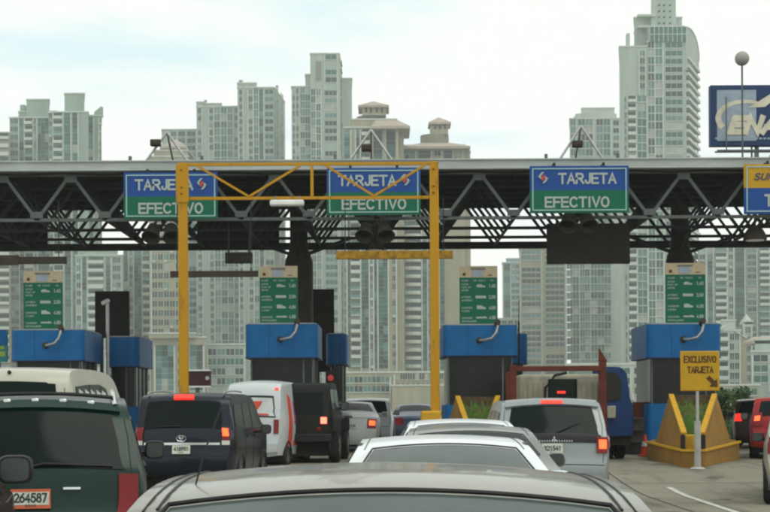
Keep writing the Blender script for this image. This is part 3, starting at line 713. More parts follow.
# ------------------------------------------------------------------ cars
class Car:
    def __init__(s, name, label, X, Y, z=0, yaw=0, roll=0, W=.87, L=None, prof=None, zb=.24, belt=.95, inset=.14, pm=None, crown=.03, rcrown=.10, group='cars queuing for the toll', cat='car', bev=.05, roofm=None):
        s.t = thing(name, label, cat, (X,Y,z), R(yaw), group, ry=R(roll)); s.W0 = W; s.P0 = prof; s.belt = belt; s.inset = inset; s.crown = crown; s.rcrown = rcrown; s.zb = zb
        s.L = prof[-1][0]+.05 if L is None else L; s.top = max(p[1] for p in prof); s.pm = pm
        K = 4; P = []
        for (a,b_) in zip(prof,prof[1:]):
            for i in range(K): P.append(Vector((a[0]+(b_[0]-a[0])*i/K, a[1]+(b_[1]-a[1])*i/K)))
        P.append(Vector(prof[-1])); s.K = K
        for _ in range(2): P = [P[0]]+[(P[i-1]+P[i]*2+P[i+1])/4 for i in range(1,len(P)-1)]+[P[-1]]
        s.P = P
        b = MB(); n = len(P); NU = 10; NT = 8
        # top strip
        vs = [s.top_pt(i/K, -1+2*j/NU, 0) for i in range(n) for j in range(NU+1)]
        fs = [(i*(NU+1)+j,i*(NU+1)+j+1,(i+1)*(NU+1)+j+1,(i+1)*(NU+1)+j) for i in range(n-1) for j in range(NU)]
        mi = []
        rs, re = (None,None)
        if roofm:
            idx = [i for i in range(n) if P[i].y > s.top-.10]; rs, re = min(idx), max(idx)
        for f in fs:
            i = f[0]//(NU+1); mi.append(1 if roofm and rs <= i < re else 0)
        for k,f in enumerate(fs): b.f.append(list(f)); b.mi.append(mi[k])
        b.v += vs
        # sides
        tot = [0]
        for i in range(1,n): tot.append(tot[-1]+(P[i]-P[i-1]).length)
        y0, y1 = P[0].x, P[-1].x
        for sg in (-1,1):
            vs = []
            for i in range(n):
                B = Vector((y0+(y1-y0)*((P[i].x-min(p.x for p in P))/(max(p.x for p in P)-min(p.x for p in P))), s.zb))
                for j in range(NT+1):
                    q = P[i].lerp(B, j/NT); x = s.width(q.x,q.y)
                    if j == 0: x = s.width(P[i].x,P[i].y)
                    vs.append((sg*x,q.x,q.y))
            fs = [(i*(NT+1)+j,i*(NT+1)+j+1,(i+1)*(NT+1)+j+1,(i+1)*(NT+1)+j) for i in range(n-1) for j in range(NT)]
            b.add(vs, fs, 0)
        s.body = b.build('body', [pm]+([roofm] if roofm else []), s.t, world=False, weld=True, bevel=bev, seg=3, ang=38)
        MB().box((-W+.08,y0+.25,.16),(W-.08,y1-.25,s.zb+.04)).build('underbody', M['black'], s.t, world=False)
        ROOTM[s.body.name] = ROOTM[s.t.name]
    def width(s, y, z):
        W = s.W0; L = s.P0[-1][0]
        dr = max(0, (.45-y)/.45); df = max(0, (y-(L-.7))/.7)
        W -= .10*dr*dr*(1 if z < s.belt+.15 else .6) + .16*df*df
        if z > s.belt: W -= s.inset*min(1.2,(z-s.belt)/(s.top-s.belt))+.02
        else: W -= .05*((s.belt-.25-z)/.6)**2
        return W
    def top_pt(s, si, u, e):
        f = si*s.K; i = min(len(s.P)-2, max(0,int(f))); fr = f-i
        p = s.P[i].lerp(s.P[i+1], fr); d = (s.P[i+1]-s.P[i]).normalized(); nrm = Vector((-d.y, d.x))
        w = s.width(p.x,p.y); vert = abs(d.y); c = s.crown*(1-vert)+s.rcrown*vert*(.6 if d.y<0 else 1)
        q = p+nrm*(c*(1-u*u)+e)
        return Vector((u*w, q.x, q.y))
    def panel(s, name, s0, s1, u0, u1, m, e=.012, ui0=None, ui1=None, parent=None, ns=6, nu=10, inner=-.015):
        """panel on the top strip; u range may change from s0 to s1"""
        ui0 = u0 if ui0 is None else ui0; ui1 = u1 if ui1 is None else ui1
        def fn(a, b_, off):
            ua = u0+(ui0-u0)*a; ub = u1+(ui1-u1)*a
            return s.top_pt(s0+(s1-s0)*a, ua+(ub-ua)*b_, off)
        return MB().slab(fn, ns, nu, inner, e, 0).build(name, m, parent or s.t, world=False, smooth=True)
    def side(s, name, quad, m, sg=1, e=.01, parent=None, nu=6, nv=6, inner=-.02):
        """quad: 4 (y,z) corners counterclockwise"""
        Q = [Vector(q) for q in quad]
        def fn(a, b_, off):
            p = Q[0].lerp(Q[1],a).lerp(Q[3].lerp(Q[2],a),b_)
            return Vector((sg*(s.width(p.x,p.y)+off), p.x, p.y))
        return MB().slab(fn, nu, nv, inner, e, 0).build(name, m, parent or s.t, world=False, smooth=True)
    def wheels(s, ys, r=.32, w=.22, out=.015):
        for y in ys:
            for sg in (-1,1):
                xo = sg*(s.width(y,.45)+out)
                b = MB(); b.lathe((xo-sg*w,y,r),(sg,0,0),[(r*.86,0),(r*.97,.02),(r,.05),(r,w-.05),(r*.97,w-.02),(r*.86,w),(r*.62,w-.01)],28)
                wh = b.build('wheel', M['rubber'], s.t, world=False, smooth=True)
                b = MB(); c = Vector((xo-sg*.02,y,r)); b.lathe(c,(sg,0,0),[(r*.62,-.03),(r*.60,.012),(r*.5,-.02),(r*.15,0),(r*.12,.015)],24)
                for k in range(5):
                    a = R(72*k); b.bar(c+Vector((sg*.004,0,0)),c+Vector((sg*.004,math.cos(a)*r*.58,math.sin(a)*r*.58)),.02,.06)
                b.build('rim', M['rim'], wh, world=False, smooth=True)
                # arch lip
                b = MB(); pts = [Vector((sg*(s.width(y+math.cos(R(a))*(r+.06),.5)+.004), y+math.cos(R(a))*(r+.06), max(.2,r+math.sin(R(a))*(r+.06)))) for a in range(-10,191,20)]
                b.tube(pts,.03,6); b.build('wheel_arch', M['trim'], s.t, world=False, smooth=True)
    def mirror(s, y, z, sg=1, m=None, w=.20, h=.16, glass=True, out=.06):
        x = sg*(s.width(y,z)); b = MB(); c = Vector((x+sg*(out+w/2),y,z+.04))
        prof_ = []
        n = 14; vs = []; 
        rings = [(-.055,.90),(-.03,1.0),(.03,.95),(.08,.7),(.11,.3)]
        for dy,k in rings:
            for i in range(n):
                a = 2*math.pi*i/n; ca,sa = math.cos(a),math.sin(a)
                sx = (abs(ca)**.55)*(1 if ca>0 else -1)*w/2*k; sz = (abs(sa)**.55)*(1 if sa>0 else -1)*h/2*k
                vs.append((c.x+sx,c.y+dy,c.z+sz))
        fs = [(i*n+j,i*n+(j+1)%n,(i+1)*n+(j+1)%n,(i+1)*n+j) for i in range(len(rings)-1) for j in range(n)]+[tuple(range(n))[::-1],tuple((len(rings)-1)*n+j for j in range(n))]
        b.add(vs, fs); b.bar((x-sg*.03,y+.03,z-.01),(c.x,y+.02,z+.01),.05,.05)
        o = b.build('side_mirror', m or M['trim'], s.t, world=False, smooth=True)
        if glass:
            b = MB(); b.add([(v[0]*1.0,v[1]-.003,v[2]) for v in [(c.x+(q[0]-c.x)*.9,q[1],c.z+(q[2]-c.z)*.88) for q in vs[:n]]],[tuple(range(n))[::-1]])
            b.build('mirror_glass', mat('mirror_glass',(.10,.11,.11),.1,.6), o, world=False, recalc=False)
    def plate(s, si, txt, u=0, w=.32, h=.16, red=False, e=.03, xoff=0):
        c = s.top_pt(si, u, e); c.x += xoff; p0 = s.top_pt(si-.15,u,e); p1 = s.top_pt(si+.15,u,e); up = (p1-p0); up.x = 0; up.normalize()
        ax = Vector((1,0,0)); nr = ax.cross(up)
        o = c-ax*w/2-up*h/2-nr*.012
        p = MB().obox(o,ax*w,nr*.012,up*h).build('licence_plate', M['plate_red'] if red else M['plate'], s.t, world=False)
        ROOTM[p.name] = ROOTM[s.t.name]; inv = ROOTM[s.t.name].inverted(); r3 = inv.to_3x3()
        g = .014 if red else 0
        if red: MB().obox(o+ax*.012+up*.03+nr*.012,ax*(w-.024),nr*.003,up*(h-.055)).build('plate_field', M['plate'], p, world=False)
        text('lettering',txt,M['ink'],p,inv@(o+ax*w*.08+up*h*.30+nr*.014),r3@ax,r3@up,h*.5,w*.84,.003,.04)
        text('lettering','2010',M['ink'],p,inv@(o+ax*w*.36+up*h*.09+nr*.014),r3@ax,r3@up,h*.13,w*.28,.003,.02)
        return p
    def wline(s, name, pts, r, m, parent=None):
        return MB().tube(pts, r, 6).build(name, m, parent or s.t, world=False, smooth=True)

# silhouettes (y forward from the rear bumper, z up)
SEDAN = [(.06,.26),(.0,.38),(.0,.62),(.05,.90),(.12,1.00),(.55,1.05),(.80,1.12),(1.38,1.385),(1.75,1.43),(2.35,1.44),(2.9,1.38),(3.55,1.03),(4.2,.88),(4.4,.68),(4.45,.4),(4.38,.26)]
SUV = [(.08,.32),(.0,.42),(.0,.68),(.06,.80),(.08,1.10),(.16,1.20),(.42,1.62),(.60,1.66),(1.6,1.69),(2.5,1.66),(2.95,1.56),(3.6,1.15),(4.3,1.02),(4.55,.8),(4.6,.45),(4.5,.32)]
def minus(prof, dz0=0, sz=1, sy=1): return [(y*sy, (z-.26)*sz+.26+dz0) for y,z in prof]
def sedan_glass(c, glass, r0=6.08, r1=6.9, u=.84):
    c.panel('rear_window', r0, r1, -u, u, glass, ui0=-u*.93, ui1=u*.93, e=.008)
    for sg in (-1,1):
        c.side('side_window', [(1.0,1.06),(2.05,1.03),(2.05,1.335),(1.55,1.335)], M['glass'], sg)
        c.side('side_window', [(2.12,1.03),(3.3,1.0),(2.85,1.32),(2.12,1.335)], M['glass'], sg)
def place(px, D): return at(px,440,D).x

# 1 near champagne sedan ------------------------------------------------------
nY = 3.30
NP = [(.06,.26),(.0,.38),(.0,.62),(.05,.90),(.12,1.00),(.50,1.03),(.62,1.06),(1.12,1.335),(1.45,1.372),(2.05,1.375),(2.7,1.32),(3.35,1.03),(4.1,.88),(4.3,.68),(4.35,.4),(4.28,.26)]
c = Car('champagne_sedan','champagne sedan with blotchy brownish roof and a whip antenna, nearest the camera',place(386,4.4),nY,W=.90,prof=NP,belt=1.0,inset=.19,pm=P_['near'],crown=.045,roofm=P_['near_roof'],bev=.10,yaw=0,roll=.4)
g_ = M['glass_pale']
c.panel('rear_window', 6.15, 6.93, -.90, .90, g_, ui0=-.82, ui1=.82, e=.006)
# seal along the glass top, down the sides
def seal(c, s0, s1, u0, u1, r=.011):
    L_ = []
    for i in range(9): L_.append(c.top_pt(s0+(s1-s0)*i/8, -(u0+(u1-u0)*i/8), .012))
    for i in range(1,16): L_.append(c.top_pt(s1, -u1+2*u1*i/15, .012))
    for i in range(7,-1,-1): L_.append(c.top_pt(s0+(s1-s0)*i/8, (u0+(u1-u0)*i/8), .012))
    c.wline('window_seal', L_, r, M['trim'])
seal(c, 6.15, 6.95, .91, .83, .0075)
for sg in (-1,1):
    for k,(uu,rr) in enumerate(((.875,.0045),(.93,.0035))):
        c.wline('roof_moulding', [c.top_pt(6.95+.13*i, sg*uu, .001) for i in range(22)], rr, M['trim'])
for sg in (-1,1):
    c.side('side_window', [(.95,1.05),(1.9,1.03),(1.9,1.29),(1.35,1.27)], M['glass'], sg)
    c.side('side_window', [(1.97,1.03),(3.1,1.0),(2.65,1.27),(1.97,1.29)], M['glass'], sg)
    c.panel('tail_light', 2.1, 3.2, sg*.6, sg*.97, M['lamp_red'])
    c.mirror(2.75, 1.02, sg, P_['near'])
c.wheels((.85,3.5),.31)
q = c.top_pt(7.6, -.80, 0); c.wline('antenna', [q, q+Vector((.025,.02,.10)), q+Vector((.065,.06,.22))], .0028, M['trim'])
c.plate(2.5,'527316')

# 2 white sedan
def queue_sedan(px, D, label, pm, rear_s, zs=1.0, W=.86, yaw=0, glass=None, name='white_sedan', mirrors=True, zoff=0):
    y = D-1.38; P2 = minus(SEDAN, 0, zs)
    c = Car(name,label,place(px,D),y,z=zoff,W=W,prof=P2,belt=1.02*zs,inset=.24,pm=pm,crown=.035,yaw=yaw,bev=.06)
    sedan_glass(c, glass or M['glass_pale']); seal(c, 6.08, 6.93, .86, .80, .007)
    for sg in (-1,1):
        c.panel('tail_light', 2.2, 3.3, sg*.62, sg*.97, M['lamp_red'], e=.02)
        if mirrors: c.mirror(2.95, 1.03*zs, sg, pm)
    c.wheels((.85,3.55),.31)
    for sg in (-1,1): c.wline('roof_moulding', [c.top_pt(7.0+.25*i, sg*.90, .001) for i in range(11)], .004, M['trim'])
    return c
c = queue_sedan(444,11.6,'white sedan directly ahead of the champagne one, its light rear window showing',P_['white'],0,.925)
c.plate(2.5,'418802')
c = queue_sedan(468,16.0,'dark grey sedan in front of the nearer white sedan',P_['grey'],0,.945,.86,yaw=-1,glass=M['glass'],name='grey_sedan')
c.plate(2.5,'356120')
c = queue_sedan(461,21.0,'white sedan farther up the queue, only its roof and shoulder above the grey car',P_['white'],0,.97,.91,mirrors=False)
c.plate(2.5,'602214')

# 5 silver SUV
def suv(name,label,px,D,pm,W=.9,zs=1.,yaw=0,zoff=0,prof=None,belt=1.1,lit=True,glass=None,rack=False,group='cars queuing for the toll',cat='car',inset=.13,back_dark=None,wheelr=.35,third=True):
    P2 = minus(prof or SUV, 0, zs)
    c = Car(name,label,place(px,D),D,z=zoff,W=W,prof=P2,belt=belt*zs,inset=inset,pm=pm,crown=.03,yaw=yaw,bev=.06,zb=.3,group=group,cat=cat)
    gl = c.panel('rear_window', 4.35, 5.88, -.86, .86, glass or M['glass'], ui0=-.80, ui1=.80, e=.01)
    q_ = c.top/1.69/zs; zw = zs*q_
    for sg in (-1,1):
        c.side('side_window', [(.38,1.15*zw),(1.35,1.12*zw),(1.4,1.53*zw),(.55,1.50*zw)], M['glass'], sg)
        c.side('side_window', [(1.42,1.12*zw),(2.3,1.1*zw),(2.3,1.54*zw),(1.47,1.53*zw)], M['glass'], sg)
        c.side('side_window', [(2.37,1.1*zw),(3.25,1.08*zw),(2.75,1.50*zw),(2.37,1.53*zw)], M['glass'], sg)
        c.mirror(2.95,1.14*zs,sg,M['trim'],w=.2,h=.19)
    c.wheels((.9,3.7),wheelr,.24)
    for u in (-.93,.93): c.wline('tailgate_seam', [c.top_pt(2.3+.35*i,u,.002) for i in range(11)], .004, M['trim'])
    c.wline('bumper_seam', [c.top_pt(2.1,-.97+1.94*i/12,.003) for i in range(13)], .006, M['trim'])
    for sg in (-1,1):
        for yy in (1.38,2.33,3.25):
            c.wline('door_seam', [Vector((sg*(c.width(yy,z_)+.001),yy,z_)) for z_ in (.4,.6,.8,1.0,1.1*q_)], .005, M['trim'])
        for yy in (1.5,2.45): MB().box((sg*c.width(yy,1.0)-.02,yy,.96*q_),(sg*c.width(yy,1.0)+.025,yy+.16,.99*q_)).build('door_handle', pm, c.t, world=False, bevel=.006)
        c.wline('window_trim', [Vector((sg*(c.width(yy,1.09*zw)+.012),yy,1.10*zw)) for yy in (.4,1.2,2.,2.8,3.3)], .008, M['trim'])
    if third:
        b = c.panel('brake_light', 5.92, 6.06, -.22, .22, M['lit_red'] if lit else M['lamp_red'], e=.055, nu=4, ns=2)
    return c
c = suv('silver_suv','silver sport utility with three lit brake lamps and spoiler, right of the white sedans',554,24.6,P_['silver'],W=.90)
# dark lower glass band on the tailgate, spoiler, lamps, bumper
c.panel('tailgate_band', 3.75, 4.34, -.90, .90, M['trim'], e=.014)
c.panel('spoiler', 5.9, 6.55, -.93, .93, P_['silver'], e=.045, ns=4)
for sg in (-1,1):
    l = c.panel('tail_light', 3.2, 4.15, sg*.80, sg*1.0, M['lamp_red'], e=.03)
    c.side('tail_light', [(.05,.92),(.32,.98),(.30,1.15),(.10,1.12)], M['lamp_red'], sg, e=.02)
    lit = c.panel('lit_bulb', 3.45, 3.95, sg*.84, sg*.985, M['lit_core'], e=.038, ns=3, nu=4)
c.panel('bumper', .9, 1.9, -1.0, 1.0, P_['silver'], e=.05)
p_ = c.plate(3.45,'321541',xoff=-.03,e=.03)
em = MB(); q = c.top_pt(3.95,0,.02)
for k in range(3):
    a = R(90+120*k); d = Vector((math.cos(a),0,math.sin(a)))*.05; n_ = Vector((-d.z,0,d.x))*.32
    em.add([q,q+d*.5+n_,q+d,q+d*.5-n_],[(0,1,2,3)])
em.build('emblem', M['chrome'], c.t, world=False, recalc=False)
b = MB(); 
for i in range(16): 
    q = c.top_pt(3.79,-.36+i*.046,.018); b.box((q.x-.008,q.y-.003,q.z),(q.x+.008,q.y,q.z+.028))
b.build('model_lettering', M['chrome'], c.t, world=False)
c.wline('wiper', [c.top_pt(4.4,.05,.02),c.top_pt(4.5,.12,.03),c.top_pt(5.2,.5,.02)], .010, M['trim'])

# 9 navy off-roader
PR = [(.10,.40),(.0,.50),(.0,.74),(.05,.86),(.06,1.18),(.12,1.26),(.30,1.78),(.5,1.83),(1.6,1.86),(2.6,1.84),(3.1,1.74),(3.6,1.28),(4.5,1.15),(4.72,.9),(4.76,.5),(4.65,.4)]
c = suv('navy_off_roader','dark navy off-roader with chrome tailgate strip and lit lamps, behind the left yellow post',182,28.3,P_['navy'],W=.925,prof=PR,belt=1.15,inset=.12,yaw=-4,zoff=.0)
c.panel('chrome_strip', 3.25, 3.38, -.80, .80, M['chrome'], e=.035, ns=2)
for sg in (-1,1):
    c.panel('tail_light', 3.5, 4.6, sg*.84, sg*1.0, M['lit_red'] if 0 else M['lamp_red'], e=.03)
    c.panel('reversing_light', 3.25, 3.5, sg*.84, sg*1.0, M['lamp_clear'], e=.03, ns=2)
    c.wline('roof_rail', [c.top_pt(6.3+.25*i, sg*.86, .05) for i in range(11)], .018, M['steel'])
c.panel('lit_bulb', 3.75, 4.4, .86, .985, M['lit_core'], e=.038, ns=3, nu=4)
c.panel('bumper', .9, 1.9, -1.0, 1.0, P_['navy'], e=.06)
c.plate(2.7,'418951',e=.035)
q = c.top_pt(3.62,0,.025); b = MB()
def ring(rx, rz, cz=0, r=.006): b.tube([q+Vector((rx*math.cos(R(a)),0,cz+rz*math.sin(R(a)))) for a in range(0,361,24)], r, 5)
ring(.085,.055); ring(.045,.024,.022); ring(.022,.05,0)
b.build('emblem', M['chrome'], c.t, world=False)
c.wline('wiper', [c.top_pt(4.45,.0,.02),c.top_pt(4.5,-.05,.035),c.top_pt(4.6,-.55,.02)], .010, M['trim'])

# 6 green minivan ------------------------------------------------------------
MV = [(.10,.30),(.0,.42),(.0,.66),(.08,.78),(.10,1.05),(.14,1.14),(.42,1.60),(.62,1.66),(1.7,1.70),(2.7,1.66),(3.3,1.52),(4.0,1.05),(4.5,.92),(4.7,.7),(4.75,.42),(4.65,.30)]
c = suv('green_minivan','dark green minivan with roof rack and plate 264587 at lower left',33,13.1,P_['green'],W=.93,prof=MV,belt=1.08,yaw=9.5,lit=False,third=False,inset=.17,wheelr=.33)
for sg in (-1,1):
    c.panel('tail_light', 2.2, 4.1, sg*.80, sg*.985, M['lamp_red'], e=.025)
c.panel('handle_strip', 3.55, 3.62, .28, .44, M['chrome'], e=.03, ns=2)
c.panel('bumper', .9, 1.9, -1.0, 1.0, P_['green'], e=.05)
c.plate(3.22,'264587',red=True,e=.03,xoff=-.02)
b = MB()
rail0 = [c.top_pt(6.35, -.84+1.68*i/12, .065) for i in range(13)]
c.wline('roof_rack', rail0, .018, M['trim'])
for sg in (-1,1):
    c.wline('roof_rail', [c.top_pt(6.15+.3*i, sg*.86, .03+.035*min(1,i)) for i in range(10)], .020, M['chrome'])
for i in range(5):
    q = c.top_pt(6.18, -.6+.3*i, .02); MB().box((q.x-.03,q.y-.02,q.z-.02),(q.x+.03,q.y+.02,q.z+.02)).build('rack_foot', M['chrome'], c.t, world=False, bevel=.008)
c.wline('wiper', [c.top_pt(4.42,.0,.02),c.top_pt(4.5,.1,.035),c.top_pt(4.5,.75,.02)], .012, M['trim'])
c.panel('spoiler', 5.95, 6.2, -.90, .90, P_['green'], e=.03, ns=3)

# 7 cream van ---------------------------------------------------------------
VN = [(.08,.30),(.0,.42),(.0,.70),(.04,.80),(.06,1.2),(.10,1.3),(.26,1.92),(.45,1.99),(1.8,2.03),(3.2,2.0),(3.7,1.88),(4.35,1.25),(4.8,1.05),(4.9,.8),(4.92,.45),(4.85,.3)]
c = suv('cream_van','cream white passenger van with side curtains, behind the green minivan',-1,17.8,P_['cream'],W=.86,prof=VN,belt=1.2,lit=False,third=False,inset=.12,yaw=1.0,zoff=.05)
c.panel('upper_rear_window', 5.45, 5.90, -.82, .68, M['glass'], e=.015)
MB().lathe(c.top_pt(6.15,.1,.01),(0,-1,.3),[(.025,0),(.02,.02)],10).build('lock_knob', M['trim'], c.t, world=False)
for sg in (-1,1): c.panel('tail_light', 2.2, 3.6, sg*.84, sg*.99, M['lamp_red'], e=.02)
for sg in (1,):
    for k in range(5):
        y_ = .62+.42*k
        c.side('curtain', [(y_,1.50),(y_+.28,1.48),(y_+.34,1.74),(y_+.08,1.78)], mat('curtain',(.55,.57,.52),.7), sg, e=.013, nu=3, nv=3)
c.plate(2.6,'231776')

# 8 maroon sedan at the left edge
c = Car('maroon_sedan','dark maroon sedan cut off by the left edge, its big black mirror showing',-3.27,7.85,W=.86,prof=SEDAN,belt=1.02,inset=.24,pm=P_['maroon'],yaw=4.5)
sedan_glass(c, M['glass']); c.mirror(2.95,1.15,1,M['trim'],w=.24,h=.20,out=.11); c.mirror(2.95,1.03,-1,M['trim'],w=.22,h=.17); c.wheels((.85,3.55),.31)
for sg in (-1,1): c.panel('tail_light', 2.2, 3.3, sg*.62, sg*.97, M['lamp_red'], e=.02)

# 10 white delivery van with red swoosh
KV = [(.06,.30),(.0,.40),(.0,.62),(.02,.75),(.04,1.15),(.08,1.25),(.22,1.80),(.42,1.93),(1.2,1.97),(2.4,1.93),(2.8,1.80),(3.3,1.2),(3.45,1.0),(3.5,.8),(3.52,.45),(3.48,.3)]
kY = 36.0; z_ = gz(37)
c = Car('white_delivery_van','white delivery van with a red swoosh, between the navy off-roader and the boxy black off-roader',place(252,kY),kY,z=z_-.08,W=.72,prof=KV,belt=1.2,inset=.10,pm=P_['vanwhite'],crown=.05,bev=.09,zb=.3,cat='van',yaw=-9)
c.panel('rear_window', 4.15, 5.7, -.86, .86, M['trim'], e=.012, ui0=-.76, ui1=.76)
c.panel('rear_glass', 4.25, 5.6, -.82, .82, mat('van_window_film',(.50,.53,.52),.3,coat=.5), e=.018, ui0=-.72, ui1=.72)
c.panel('swoosh', 4.9, 5.45, -.30, .16, M['red'], e=.024, ui0=.0, ui1=.38); c.panel('swoosh', 4.3, 4.6, -.1, .62, M['red'], e=.024)
for sg in (-1,1):
    c.panel('tail_light', 3.05, 3.95, sg*.80, sg*.97, M['lamp_red'], e=.02)
    c.side('side_window', [(2.05,1.25),(2.95,1.22),(2.6,1.72),(2.05,1.75)], M['glass'], sg)
    c.side('side_graphic', [(.5,.5),(.95,.5),(1.0,1.6),(.75,1.7)], M['red'], sg, e=.008)
    c.side('side_graphic', [(1.1,.5),(3.0,.5),(3.0,.62),(1.1,.62)], M['red'], sg, e=.008)
    c.mirror(2.75,1.3,sg,M['trim'],w=.16,h=.2)
c.side('side_lettering', [(1.2,1.0),(1.6,1.0),(1.5,1.6),(1.25,1.5)], mat('magenta_graphic',(.35,.04,.16),.5), 1, e=.008)
c.panel('marker_or_glint', 6.0, 6.15, .80, .93, M['lit_red'], e=.03, ns=2, nu=3)
c.side('indicator', [(1.95,1.02),(2.25,1.02),(2.25,1.14),(1.95,1.14)], M['lit_red'], 1, e=.02, nu=2, nv=2)
c.panel('bumper', .9, 1.8, -1.0, 1.0, P_['vanwhite'], e=.05); c.wheels((.6,2.85),.27,.18); c.plate(2.3,'705432')

# 11 boxy black off-roader
JP = [(.02,.48),(.0,.56),(.0,.75),(.01,.85),(.02,1.1),(.04,1.2),(.10,1.80),(.16,1.86),(1.0,1.88),(1.9,1.86),(2.05,1.82),(2.4,1.24),(3.6,1.12),(3.75,1.0),(3.78,.6),(3.7,.48)]
jY = 37.2
c = Car('boxy_off_roader','boxy black off-roader with one lit square tail lamp, behind the delivery van',place(300,jY),jY,z=gz(jY),W=.76,prof=JP,belt=1.2,inset=.06,pm=P_['jeep'],crown=.01,rcrown=.02,bev=.045,zb=.48,yaw=-3)
c.panel('soft_top_window', 4.2, 5.75, -.80, .80, M['glass'], e=.01)
for sg in (-1,1):
    q = c.top_pt(3.6, sg*.86, 0)
    MB().box((q.x-.07,q.y-.06,q.z-.09),(q.x+.07,q.y,q.z+.09)).build('tail_light', M['lamp_red'], c.t, world=False, bevel=.01)
    if sg > 0: MB().box((q.x-.085,q.y-.085,q.z-.08),(q.x+.06,q.y-.062,q.z+.07)).build('lit_bulb', mat('lamp_lit_white_red',(.9,.3,.2),.3,emit=(1,.12,.06),estr=3.5), c.t, world=False, bevel=.01)
    for y_ in (.55,3.1):
        f = MB(); ww=.20
        f.box((sg*.76,y_-.5,1.02) if sg>0 else (-.76-ww,y_-.5,1.02),(sg*.76+ww,y_+.5,1.09) if sg>0 else (-.76,y_+.5,1.09))
        f.box((sg*.76,y_-.54,.72) if sg>0 else (-.76-ww,y_-.54,.72),(sg*.76+ww,y_-.47,1.06) if sg>0 else (-.76,y_-.47,1.06))
        f.build('fender_flare', M['trim'], c.t, world=False, bevel=.02)
    c.side('side_window', [(.2,1.25),(1.0,1.25),(1.0,1.72),(.25,1.72)], M['glass'], sg); c.side('side_window', [(1.1,1.25),(2.0,1.25),(1.85,1.72),(1.1,1.72)], M['glass'], sg)
    c.mirror(2.1,1.28,sg,M['trim'],w=.18,h=.22)
c.wheels((.55,3.1),.39,.26,out=.17)
MB().box((-.74,-.10,.5),(.74,-.02,.68)).build('bumper', M['trim'], c.t, world=False, bevel=.02)
MB().lathe((.45,-.01,.80),(0,-1,0),[(.05,0),(.05,.02)],14).build('reflector', M['lamp_red'], c.t, world=False)


# 12 white small car and pickup
wY = 46.5
c = queue_sedan(352,wY+1.2,'pearl white small sedan with an amber-red lit lamp, beyond the boxy black off-roader',P_['pickup'],0,1.0,.84,zoff=gz(47),yaw=0,glass=M['glass'],name='white_sedan')
c.panel('lit_bulb', 2.5, 3.0, .70, .93, M['lit_core'], e=.028, ns=3, nu=4); c.plate(2.4,'880125')
c = suv('white_crossover','white crossover with open-looking side windows in front of the pearl white sedan',368,52.5,P_['white'],W=.84,zs=.93,zoff=gz(52),lit=False,third=False)
c = queue_sedan(415,60,'dark blue grey car far ahead, only its roof above the white sedans',P_['blueg'],0,1.0,.86,zoff=.25,glass=M['glass'],name='blue_grey_sedan')

# 13 right hand cars
c = suv('brown_suv','distant dark brown sport utility with lit red lamps, leftmost car of the right lane',761,47.5,paint('brown',(.06,.035,.02),.2,.3),W=.84,zs=.85,zoff=gz(48),lit=False,third=False,glass=M['glass'],yaw=-14)
for sg in (-1,1): c.panel('tail_light', 3.4, 4.5, sg*.72, sg*1.0, M['lit_red'] if sg<0 else M['lamp_red'], e=.03)
c.plate(2.7,'650081')
c = suv('red_suv','bright red sport utility with lit tail lamp in the right lane',788,38.3,P_['red'],W=.9,zs=.87,yaw=-13,zoff=gz(39)-.02,lit=False,third=False)
for sg in (-1,1):
    c.panel('tail_light', 3.3, 5.0, sg*.74, sg*1.0, M['lamp_red'], e=.03); c.panel('lit_bulb', 3.8, 4.4, sg*.80, sg*.96, M['lit_core'] if sg<0 else M['lamp_red'], e=.04, ns=3, nu=4)
c.wheels((.9,3.7),.35,.24); c.plate(2.7,'774310')
c = Car('grey_hatchback','grey hatchback cut off by the right edge with only its left rear wheel and flank',place(815,25.5),25.3,z=0,W=.86,prof=minus(SUV,0,.92),belt=1.0,inset=.14,pm=P_['beigecar'],yaw=-15)
c.wheels((.5,3.6),.32); c.panel('rear_window', 4.35, 5.88, -.86, .86, M['glass']); c.mirror(2.4,1.0,-1,M['trim'])
for sg in (-1,1):
    c.side('side_window', [(.5,1.05),(3.0,1.0),(2.5,1.38),(.7,1.38)], M['glass'], sg); c.panel('tail_light', 3.2, 4.4, sg*.78, sg*1.0, M['lamp_red'], e=.03)

# ------------------------------------------------------------------ red truck with cream cab
D = 36.8; G = gz(D); xa = at(520,380,D).x; xb = at(600,380,D).x; ztp = at(560,366,D).z
t = thing('flatbed_truck', 'truck with red oxide stake frame and cream cab back, ahead of the silver sport utility', 'truck', ((xa+xb)/2,D,G))
za = at(560,404,D).z
b = MB(); b.box((at(518,0,D+2.6).x,D+2.6,G+.9),(at(599,0,D+2.6).x,D+4.3,at(560,374,D+2.6).z)); cb = b.build('cab', M['cab'], t, bevel=.08, seg=3)
zz = at(560,376,D+2.6).z
wx0,wx1 = at(546,0,D+2.6).x, at(575,0,D+2.6).x; wz0, wz1 = at(560,400,D+2.6).z, at(560,379,D+2.6).z
MB().box((wx0,D+2.57,wz0),(wx1,D+2.597,wz1)).build('rear_window', M['glass'], cb, bevel=.05, seg=3)
b = MB(); [b.tube([(X,D+2.58,G+1.0),(X,D+2.58,zz-.15)],.015,6) for X in [at(521,0,D+2.6).x+.13*i for i in range(15) if not (wx0-.05 < at(521,0,D+2.6).x+.13*i < wx1+.05)]]
b.build('pressed_rib', M['cab'], cb)
MB().tube([(wx0-.1,D+2.5,G+1.1),(wx0-.08,D+2.45,G+1.75),(wx0+.15,D+2.42,G+2.05),(wx0+.45,D+2.42,G+2.12)],.035,8).build('air_hose', M['rubber'], cb, smooth=True)
b = MB(); b.box((wx0+.22,D+2.53,wz0+.16),(wx0+.42,D+2.565,wz0+.22)); b.build('marker_or_glint', M['lit_red'], cb)  # glowing red bar standing in for a dim reflection at the cab window
b = MB()
